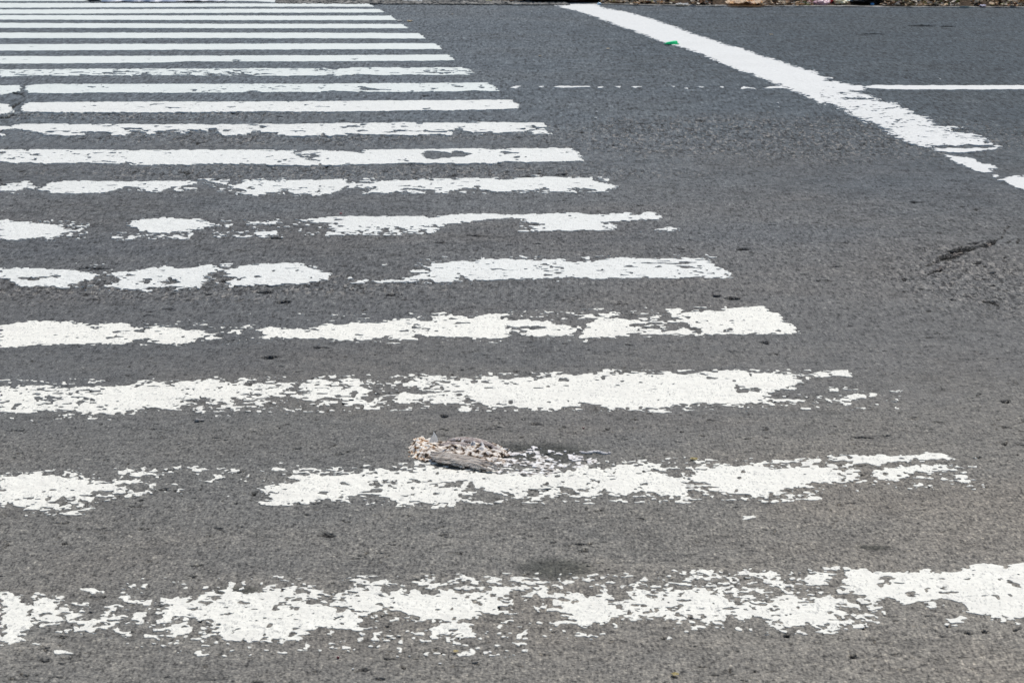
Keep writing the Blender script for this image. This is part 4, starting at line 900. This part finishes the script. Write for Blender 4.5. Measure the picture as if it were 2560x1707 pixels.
M_PINK = plain('pink_foil', (.85, .55, .58), .35, .5, .2); M_RED = plain('red_plastic', (.6, .02, .03), .35, .5, .3); M_DRED = plain('dark_red', (.22, .03, .02), .5, .4, .4)
crumple('snack_packet', 2057, 14, .13, .055, .12, M_PINK, 'crumpled pink and white snack packet on the verge', 'snack packet', 9.2, .5)
crumple('plastic_scrap', 2077, 11, .05, .05, .08, M_RED, 'bright red plastic scrap against the pink packet', 'plastic scrap', 10.2, .6, sub=3, lift=.01)
crumple('plastic_scrap', 2018, 13, .09, .04, .1, M_DRED, 'dull dark red scrap left of the pink packet', 'plastic scrap', 11.2, .6, sub=3)
M_CRM = plain('cream_plastic', (.85, .76, .5), .4, .4, .15); M_MINT = plain('mint_plastic', (.62, .78, .68), .35, .5, .2)
crumple('plastic_wrapper', 2103, 12, .11, .06, .12, M_CRM, 'crumpled cream yellow wrapper right of the pink packet', 'wrapper', 12.7, .5)
crumple('plastic_wrapper', 2122, 7, .09, .06, .12, M_MINT, 'pale mint plastic wrapper behind the cream yellow one', 'wrapper', 13.7, .5)
M_BLU = plain('blue_plastic', (.08, .3, .6), .4, .5, .3)
crumple('bottle_cap', 2181, 14, .034, .022, .03, M_BLU, 'blue bottle cap in front of the crushed black bag', 'bottle cap', 14.1, .12, sub=3)
M_GRN = plain('lime_plastic', (.3, .7, .05), .4, .5, .25)
scrap('plastic_scrap', 2413, 2.5, .085, .12, M_GRN, 'lime green plastic scrap on the verge near the right edge', 'plastic scrap', 15.5, .45)
M_LAV = plain('lavender_paper', (.8, .8, .95), .5, .4, .1)
scrap('paper_scrap', 2457, 15.5, .06, .12, M_LAV, 'bluish white scrap on the kerb near the right edge', 'paper scrap', 16.1, .2)
scrap('paper_scrap', 2277, 4, .07, .1, M_CRM, 'cream scrap among leaves between the crushed black bag and the lime scrap', 'paper scrap', 17.1, .4)
scrap('paper_scrap', 2375, 3, .06, .1, M_PAPW, 'off-white scrap just left of the lime green one', 'paper scrap', 18.1, .35)
scrap('paper_scrap', 2340, 5, .04, .08, M_PAP, 'tiny peach scrap among leaves left of the off-white one', 'paper scrap', 19.1, .35)
for i, (u, v, w) in enumerate([(1925,3,.07),(1908,13,.05),(2000,12,.05),(2535,6,.05),(2500,3,.06),(1955,8,.05),(1650,8,.05),(2450,4,.045),(1590,10,.05),(1560,6,.06)]):
    scrap('dead_leaf', u, v, w, .09, LM[2 if i % 2 else 0], 'curled pale tan leaf in the leaf litter of the verge', 'leaf', 30 + i * 1.7, .5, random.uniform(0, 3), 'curled pale leaves on the verge')
scrap('paper_scrap', 1031, 4, .19, .14, M_PAPW, 'flat white strip on the far road edge beyond the end of the zebra bars', 'paper scrap', 20.4, .06)
scrap('paper_scrap', 995, .5, .04, .1, M_PAPW, 'white scrap just left of the flat white strip', 'paper scrap', 21.4, .3)
scrap('paper_scrap', 1223, 3, .07, .1, plain('yellow_green', (.5, .5, .2), .6, .3, .2), 'dull yellow green scrap on the far road edge', 'paper scrap', 22.4, .2)
# crumpled sheet over the farthest bars
M_BG = simple('blue_grey_sheet', (.16, .2, .28), (.46, .5, .58), 7, .45, .4, .5, .02, c3=(.28, .33, .42))
M_LG = simple('pale_grey_sheet', (.45, .5, .52), (.66, .68, .7), 5, .5, .4, .4, .02)
x0, y0 = G(355, 6)
sheet = empty('plastic_sheet', (x0, y0, 0))
tag(sheet, 'crumpled blue-grey plastic sheet with black ends lying across the farthest zebra bars', 'plastic sheet')
def sheet_part(name, u0, u1, h0, dep, mat, seed, yy, zoff=.004):
    X0 = G(u0, 6)[0] - x0; X1 = G(u1, 6)[0] - x0; nx, ny = 60, 14; bm = bmesh.new(); gr = []
    for j in range(ny + 1):
        row = []
        for i in range(nx + 1):
            a, b = i / nx, j / ny
            env = (math.sin(math.pi * min(1, a * 1.02 + .0))) ** .5 if 0 < a < 1 else 0
            ex = .12 * mn.noise(Vector((a * 4, seed, 0)))
            z = h0 * (math.sin(math.pi * b) ** .6 if 0 < b < 1 else 0) * env * (.7 + .7 * abs(mn.noise(Vector((a * 6, b * 3, seed)))) + .3 * mn.noise(Vector((a * 17, b * 6, seed))))
            row.append(bm.verts.new((X0 + (X1 - X0) * a, yy + dep * (b * (1 + ex) - .0) + .08 * mn.noise(Vector((a * 5, 3, seed))), zoff + max(0, z))))
        gr.append(row)
    for j in range(ny):
        for i in range(nx): bm.faces.new((gr[j][i], gr[j][i + 1], gr[j + 1][i + 1], gr[j + 1][i]))
    return bm_obj(name, bm, mat, sheet)
sheet_part('folded_sheet', 248, 440, .06, .6, M_BG, 3, .02)
sheet_part('pale_fold', 400, 560, .05, .5, M_LG, 6, .08)
def tubeish(name, u0, v0, u1, v1, r, mat, parent, flat=.6):
    (ax, ay), (bx, by) = G(u0, v0), G(u1, v1); n = 16; m = 10; bm = bmesh.new(); rings = []
    d = Vector((bx - ax, by - ay, 0)); L = d.length; d.normalize(); s = Vector((-d.y, d.x, 0))
    for i in range(n + 1):
        t = i / n; rr = r * (math.sin(math.pi * (.06 + .88 * t)) ** .5) * (1 + .25 * mn.noise(Vector((t * 5, 1, u0))))
        c = Vector((ax - x0, ay - y0, r * flat + .002)) + d * (L * t)
        rings.append([bm.verts.new(c + s * rr * math.cos(2 * math.pi * k / m) + Vector((0, 0, rr * flat * math.sin(2 * math.pi * k / m)))) for k in range(m)])
    for i in range(n):
        for k in range(m): bm.faces.new((rings[i][k], rings[i][(k + 1) % m], rings[i + 1][(k + 1) % m], rings[i + 1][k]))
    bm.faces.new(rings[0][::-1]); bm.faces.new(rings[-1]); bmesh.ops.recalc_face_normals(bm, faces=bm.faces[:])
    return bm_obj(name, bm, mat, parent)
tubeish('black_end', 211, 3, 252, 6.5, .018, MB, sheet)
tubeish('black_end', 452, 7.5, 512, 7.5, .013, MB, sheet)

# bits lying on the road
M_CAP = plain('green_plastic', (.01, .85, .30), .3, .5, .1)
x, y = G(1679, 111)
cap = empty('bottle_cap', (x, y, 0)); tag(cap, 'bright green crushed bottle cap beside the broad diagonal line', 'bottle cap')
bm = bmesh.new(); K = 28
prof = [(0.0, .018), (.7, .019), (.9, .0175), (.97, .013), (1.0, .004), (1.02, .0)]
rings = []
for r_, z_ in prof[1:]:
    rings.append([bm.verts.new((r_ * .043 * math.cos(2 * math.pi * k / K) * (1 + (.03 if k % 2 and r_ > .95 else 0)), r_ * .034 * math.sin(2 * math.pi * k / K), z_ + .006 * math.cos(2 * math.pi * k / K) * (z_ / .019))) for k in range(K)])
c = bm.verts.new((0, 0, .0165))
for k in range(K): bm.faces.new((c, rings[0][k], rings[0][(k + 1) % K]))
for a, b in zip(rings[:-1], rings[1:]):
    for k in range(K): bm.faces.new((a[k], b[k], b[(k + 1) % K], a[(k + 1) % K]))
bm_obj('cap_shell', bm, M_CAP, cap)
bm = bmesh.new(); inner = []; K = 24
for rr, z_ in ((.046, .0), (.052, .006), (.052, .0)):
    inner.append([bm.verts.new((rr * math.cos(2 * math.pi * k / K) , rr * .8 * math.sin(2 * math.pi * k / K), z_)) for k in range(K)])
for a, b in zip(inner[:-1], inner[1:]):
    for k in range(K): bm.faces.new((a[k], b[k], b[(k + 1) % K], a[(k + 1) % K]))
bmesh.ops.recalc_face_normals(bm, faces=bm.faces[:])
bm_obj('cap_ring', bm, plain('dark_green_plastic', (.0, .62, .28), .4, .5, .1), cap)
M_BER = plain('berry_red', (.14, .004, .012), .35, .5, .2); M_BER2 = plain('petal_red', (.4, .03, .06), .5, .4, .2)
pebble(1458.5, 1068.5, .0032, M_BER, 'dark red berry on bare asphalt right of the dead bird', 'berry', 'berry', .9, amp=.08)
pebble(845, 1641, .0028, M_BER, 'tiny dark red berry in front of the nearest zebra bar', 'berry', 'berry', .9, amp=.1)
pebble(852, 532, .006, M_BER2, 'small red petal above the thin strip of the sixth zebra bar', 'petal', 'petal', .3, amp=.3)
M_TAN = plain('tan_leaf', (.66, .56, .38), .7, .3, .2)
for u, v, w, lab in ((1520, 122, .028, 'pale tan leaf on the road left of the green bottle cap'), (1928, 87, .03, 'small straw coloured leaf on the road right of the diagonal line'),
                     (1350, 140, .022, 'tiny pale pinkish leaf on the road between the zebra bars and the green cap'), (1131, 36, .02, 'small pale scrap on asphalt near the top of the road')):
    scrap('leaf', u, v, w, w * 1.5, M_TAN, lab, 'leaf', u * .01, .15)
scrap('leaf', 1024, 53, .05, .12, M_TAN, 'pale leaf a little right of the ends of the far zebra bars', 'leaf', 3.1, .1)
scrap('leaf', 999, 52, .04, .08, M_PAPW, 'whitish leaf touching the end of the seventeenth zebra bar', 'leaf', 5.1, .1)
M_YEL = plain('yellow_leaf', (.7, .6, .3), .7, .3, .2)
scrap('leaf', 1735, 1146, .020, .02, M_YEL, 'small yellow leaf on the upper edge of the second zebra bar', 'leaf', 7.7, .1)
scrap('leaf', 1139, 1627, .011, .014, M_YEL, 'yellow speck of leaf in front of the nearest zebra bar', 'leaf', 8.7, .2)
scrap('leaf', 1688, 1685, .014, .018, M_YEL, 'straw coloured leaf at the bottom edge of the photo', 'leaf', 9.7, .2)
M_STONE = simple('stone_grey', (.12, .115, .11), (.42, .4, .38), 120, .85, .2, .5, .003)
pebble(493, 1051, .008, M_STONE, 'small grey stone below the third zebra bar', 'stone', 'stone', .6)
pebble(506, 1049, .006, M_STONE, 'smaller grey stone touching the one below the third zebra bar', 'stone', 'stone', .6)
M_WST = plain('white_stone', (.75, .74, .7), .7, .3, .1)
for u, v, r in ((1100, 1655, .0032), (882, 1667, .003), (1309, 1045, .0022), (447, 1105, .002), (1945, 258, .009), (1947, 268, .006), (1492, 280, .008), (1489, 295, .008), (822, 131, .009), (2350, 198, .008)):
    pebble(u, v, r, M_WST, 'tiny white stone lying on bare asphalt', 'stone', 'stone', .6, 'tiny white stones on the asphalt', sub=1)

# ------------------------------------------------------------------ flattened bird
bx, by = G(1140, 1138)
bird = empty('dead_bird', (bx, by, -.006))
tag(bird, 'flattened dried bird with pale tattered down and a streaky grey-brown wing on the asphalt', 'dead bird')
def feather_mat(name, a, b, c, ang):
    m, nt, bs = newmat(name)
    geo = nt.nodes.new('ShaderNodeNewGeometry'); mp = nt.nodes.new('ShaderNodeMapping')
    mp.inputs['Rotation'].default_value = (0, 0, ang); mp.inputs['Scale'].default_value = (1, 7, 1)
    nt.links.new(geo.outputs['Position'], mp.inputs['Vector'])
    n = noise(nt, mp.outputs[0], 60, 5, .7); n2 = noise(nt, geo.outputs['Position'], 45, 4, .6)
    col = ramp(nt, n, [(.3, a), (.5, b), (.68, c)])
    col = mix(nt, mth(nt, 'MULTIPLY', mrange(nt, n2, .5, .7), .4), col, (.3, .2, .14))
    nt.links.new(col, bs.inputs['Base Color']); bs.inputs['Roughness'].default_value = .85; bs.inputs['Specular IOR Level'].default_value = .15
    bump(nt, n, .8, .004, bs); return m
M_WING = feather_mat('wing_feather', (.13, .10, .08), (.62, .54, .46), (.95, .88, .80), -.35)
def mottled(name, stops, scale):
    m, nt, b = newmat(name)
    geo = nt.nodes.new('ShaderNodeNewGeometry'); mp = nt.nodes.new('ShaderNodeMapping'); mp.inputs['Scale'].default_value = (.7, .45, 1)
    nt.links.new(geo.outputs['Position'], mp.inputs['Vector'])
    n = noise(nt, mp.outputs[0], scale, 3, .6)
    nt.links.new(ramp(nt, n, stops), b.inputs['Base Color']); b.inputs['Roughness'].default_value = .9; b.inputs['Specular IOR Level'].default_value = .1
    bump(nt, n, .8, .003, b); return m
M_DOWN = mottled('down', [(.38, (.025, .02, .015)), (.45, (.24, .17, .12)), (.51, (.66, .57, .48)), (.60, (.94, .90, .83)), (.68, (.45, .33, .23))], 95)
M_DOWNW = simple('white_down', (.6, .55, .52), (.95, .92, .89), 70, .9, .1, .8, .004)
M_SKIN = mottled('dried_skin', [(.36, (.03, .02, .012)), (.43, (.42, .22, .11)), (.50, (.88, .72, .54)), (.60, (.97, .93, .86)), (.68, (.45, .42, .38))], 150)
def lp(u, v): x_, y_ = G(u, v); return x_ - bx, y_ - by
# lumpy tattered body: height sheet with ragged outline
def tatter(name, outline, hmax, mat, seed, cell=(.0022, .0045), soft=.015, sol=1.02, z0=.0, s=.012, detail=90, base=.003):
    P = [G(*p) for p in outline]
    xs_ = np.arange(min(p[0] for p in P) - .03, max(p[0] for p in P) + .03, cell[0]); ys_ = np.arange(min(p[1] for p in P) - .04, max(p[1] for p in P) + .04, cell[1])
    X_, Y_ = np.meshgrid(xs_, ys_); sd = sdf(X_ + .01 * (vnoise(X_, Y_, .02, seed) - .5), Y_ + .02 * (vnoise(X_, Y_, .02, seed + 1) - .5), P)
    L_ = np.clip(.5 + sd / (2 * soft), 0, sol); g_ = L_ - rough(X_, Y_, s, seed)
    hgt = hmax * np.clip(sd / .035 + .25, .1, 1) * (.25 + .75 * vnoise(X_, Y_, .028, seed + 3)) * (.35 + .8 * vnoise(X_ * .45, Y_, .012, seed + 4) + .35 * vnoise(X_ * .6, Y_, .006, seed + 5))
    keep = (g_[:-1, :-1] > 0) & (g_[1:, 1:] > 0) & (g_[:-1, 1:] > -.15) & (g_[1:, :-1] > -.15)
    ny_, nx_ = X_.shape; j, i = np.nonzero(keep)
    q = np.stack([j * nx_ + i, j * nx_ + i + 1, (j + 1) * nx_ + i + 1, (j + 1) * nx_ + i], 1)
    # edge height drops near border of kept cells
    cnt = np.zeros(X_.shape); 
    for a in (0, 1):
        for b in (0, 1): cnt[a:ny_ - 1 + a, b:nx_ - 1 + b] += keep
    hgt = np.where(cnt < 4, hgt * .25, hgt)
    V_ = np.c_[(X_ - bx).ravel(), (Y_ - by).ravel(), (z0 + base + hgt).ravel()]
    me_ = mesh_np(name, V_, [q]); o = link(name, me_, mat, bird); return o
tatter('body', [(1030,1108),(1060,1098),(1110,1102),(1150,1100),(1200,1098),(1240,1108),(1262,1120),(1268,1140),(1255,1152),(1225,1160),(1180,1160),(1120,1154),(1080,1150),(1040,1142),(1024,1128)], .017, M_DOWN, 901)
tatter('head', [(1016,1122),(1024,1106),(1046,1096),(1076,1096),(1096,1108),(1096,1126),(1080,1140),(1050,1142),(1026,1138)], .021, M_SKIN, 931, soft=.02)
tatter('breast_down', [(1098,1106),(1150,1100),(1190,1108),(1230,1124),(1258,1136),(1250,1146),(1200,1138),(1150,1132),(1105,1130)], .024, M_DOWNW, 951, soft=.03, sol=.62, s=.008)
def blade(bm, p0, p1, w, h0, h1, arch, seed, n=26):
    a = Vector((*lp(*p0), h0)); b = Vector((*lp(*p1), h1)); d = (b - a); s = Vector((-d.y, d.x, 0)).normalized(); up = Vector((0, 0, 1)); rows = []
    for i in range(n + 1):
        t = i / n; ww = w * (t ** .5) * ((1 - t) ** .75) * 2.1 + w * .04
        c = a + d * t + up * (arch * math.sin(math.pi * t)) + s * (w * .5 * mn.noise(Vector((t * 2, seed, 3))))
        row = []
        for k, f in enumerate((-1, -.55, 0, .55, 1)):
            j_ = 1 + .35 * mn.noise(Vector((t * 18, f * 2, seed))) if abs(f) > .9 else 1
            row.append(bm.verts.new(c + s * ww * f * j_ + up * (.004 * (1 - f * f) + .0015 * mn.noise(Vector((t * 12, f * 3, seed + 2))))))
        rows.append(row)
    for r0, r1 in zip(rows[:-1], rows[1:]):
        for k in range(4): bm.faces.new((r0[k], r0[k + 1], r1[k + 1], r1[k]))
bm = bmesh.new()
W = [((1084,1154),(1200,1174),.008,.010,.005,.007),((1080,1151),(1226,1177),.009,.013,.006,.008),((1076,1148),(1244,1176),.009,.016,.008,.008),((1078,1146),(1222,1168),.008,.020,.013,.005),
     ((1090,1156),(1160,1170),.006,.008,.005,.004),((1110,1150),(1250,1172),.006,.020,.009,.006)]
for i, (p0, p1, w, h0, h1, ar) in enumerate(W): blade(bm, p0, p1, w, h0, h1, ar, i * 3.3)
o = bm_obj('wing', bm, M_WING, bird); sm = o.modifiers.new('t', 'SOLIDIFY'); sm.thickness = .0012
bm = bmesh.new()
for i, (p0, p1, w, h0, h1) in enumerate([((1160,1118),(1240,1126),.008,.022,.010),((1180,1112),(1256,1134),.007,.020,.008),((1120,1114),(1205,1108),.007,.018,.010),((1100,1132),(1180,1124),.007,.024,.014)]):
    blade(bm, p0, p1, w, h0, h1, .006, 40 + i * 2.1)
o = bm_obj('tail', bm, feather_mat('tail_feather', (.10, .07, .06), (.60, .50, .45), (.92, .84, .78), -.2), bird); sm = o.modifiers.new('t', 'SOLIDIFY'); sm.thickness = .0012
M_QUILL = plain('quill', (.98, .95, .90), .5, .4, .08)
for (u, v, h, r, lean) in ((1089, 1118, .027, .0070, -.003), (1079, 1119, .019, .0058, .002)):
    bm = bmesh.new(); x_, y_ = lp(u, v); rings = []
    for i in range(6):
        t = i / 5; rr = r * (1 - t) ** .8 + .0002
        rings.append([bm.verts.new((x_ + lean * t * t * 2 + rr * math.cos(a), y_ + rr * .6 * math.sin(a), .020 + h * t)) for a in [k * math.pi / 3 for k in range(6)]])
    for a, b in zip(rings[:-1], rings[1:]):
        for k in range(6): bm.faces.new((a[k], a[(k + 1) % 6], b[(k + 1) % 6], b[k]))
    bm_obj('quill', bm, M_QUILL, bird)
# pressed-out residue and a tuft trailing to the right
M_RES = mottled('residue', [(.38, (.12, .11, .10)), (.45, (.38, .34, .30)), (.52, (.74, .70, .65)), (.62, (.90, .88, .85))], 110)
def flat_part(name, shapes, mat, seed, s=.009):
    pts = [p for sh in shapes for p in sh[0]]
    xs_ = np.arange(min(p[0] for p in pts) - .03, max(p[0] for p in pts) + .03, .0016); ys_ = np.arange(min(p[1] for p in pts) - .04, max(p[1] for p in pts) + .04, .005)
    X_, Y_ = np.meshgrid(xs_, ys_); L_ = np.zeros(X_.shape)
    for poly, sol, soft, hole in shapes: L_ = np.maximum(L_, np.clip(.5 + sdf(X_, Y_, poly) / (2 * soft), 0, sol))
    g_ = np.where(L_ < .02, -1, L_ - rough(X_, Y_, s, seed)); g_[0] = g_[-1] = -1; g_[:, 0] = g_[:, -1] = -1
    me_ = march(name, xs_, ys_, g_, .0016, -.0005); me_.transform(Matrix.Translation((0, 0, .0065))); me_.transform(Matrix.Translation((-bx, -by, 0))); return link(name, me_, mat, bird)
flat_part('residue', [S('B', [(1000,130),(1130,60),(1300,90),(1640,110),(1700,140),(1560,200),(1300,225),(1100,210)], .30, .03), S('B', [(1320,98),(1440,105),(1440,130),(1330,125)], .8, .012),
                      S('B', [(1220,190),(1450,150),(1580,170),(1460,215),(1250,228)], .66, .02), S('B', [(1150,110),(1280,120),(1260,150),(1160,150)], .6, .015), S('B', [(1000,120),(1120,120),(1150,150),(1010,165)], .85, .015)], M_RES, 971)
for k, sh_ in enumerate([S('B', [(1300,30),(1345,38),(1350,52),(1300,50)], .95, .012), S('B', [(1440,65),(1530,72),(1520,88),(1460,78)], .8, .012), S('B', [(1570,85),(1600,80),(1650,125),(1610,130)], .85, .012),
                         S('B', [(1310,68),(1370,68),(1370,82),(1310,82)], .85, .012), S('B', [(1150,75),(1200,78),(1190,90),(1160,88)], .85, .012), S('B', [(1670,130),(1740,128),(1730,145),(1680,142)], .5, .012)]):
    flat_part('down_tuft', [sh_], M_DOWNW, 981 + k)
bm = bmesh.new()
for i in range(26):
    t = i / 25; u = 1453 + 70 * t; v = 1128 + 2 * math.sin(t * 9) + 2 * t
    x_, y_ = lp(u, v); blob(bm, (x_, y_, .004), (.0042 + .002 * math.sin(i), .006, .0042), seed=i * 1.1, sub=1, amp=.4)
bm_obj('tuft', bm, M_DOWNW, bird)

# ------------------------------------------------------------------ light, camera
sc = bpy.context.scene
w = bpy.data.worlds.new('World'); sc.world = w; w.use_nodes = True
nt = w.node_tree; bgn = nt.nodes['Background']
sky = nt.nodes.new('ShaderNodeTexSky'); sky.sky_type = 'NISHITA'; sky.sun_disc = False
EL, AZ = math.radians(56), math.radians(22)      # azimuth from +Y towards +X
sky.sun_elevation = EL; sky.sun_rotation = AZ
sky.air_density = 1.0; sky.dust_density = .6; sky.ozone_density = 1.2
nt.links.new(sky.outputs[0], bgn.inputs['Color']); bgn.inputs['Strength'].default_value = .10
sd = bpy.data.lights.new('sun', 'SUN'); sd.energy = 4.0; sd.angle = math.radians(.53); sd.color = (1, .965, .91)
so = bpy.data.objects.new('sun', sd); C.objects.link(so)
dirv = Vector((math.sin(AZ) * math.cos(EL), math.cos(AZ) * math.cos(EL), math.sin(EL)))
so.rotation_euler = dirv.to_track_quat('Z', 'Y').to_euler(); so.location = (2, 10, 12)

cam = bpy.data.cameras.new('camera'); co = bpy.data.objects.new('camera', cam); C.objects.link(co)
co.location = (0, 0, H); co.rotation_euler = (math.pi / 2 - PITCH, 0, 0)
cam.sensor_width = 36; cam.sensor_fit = 'HORIZONTAL'; cam.lens = F / 2560 * 36; cam.clip_end = 1000; cam.clip_start = .05
cam.dof.use_dof = True; cam.dof.focus_distance = 8.6; cam.dof.aperture_fstop = 22
sc.camera = co
sc.view_settings.view_transform = 'Standard'; sc.view_settings.look = 'None'; sc.view_settings.exposure = -.15; sc.view_settings.gamma = 1
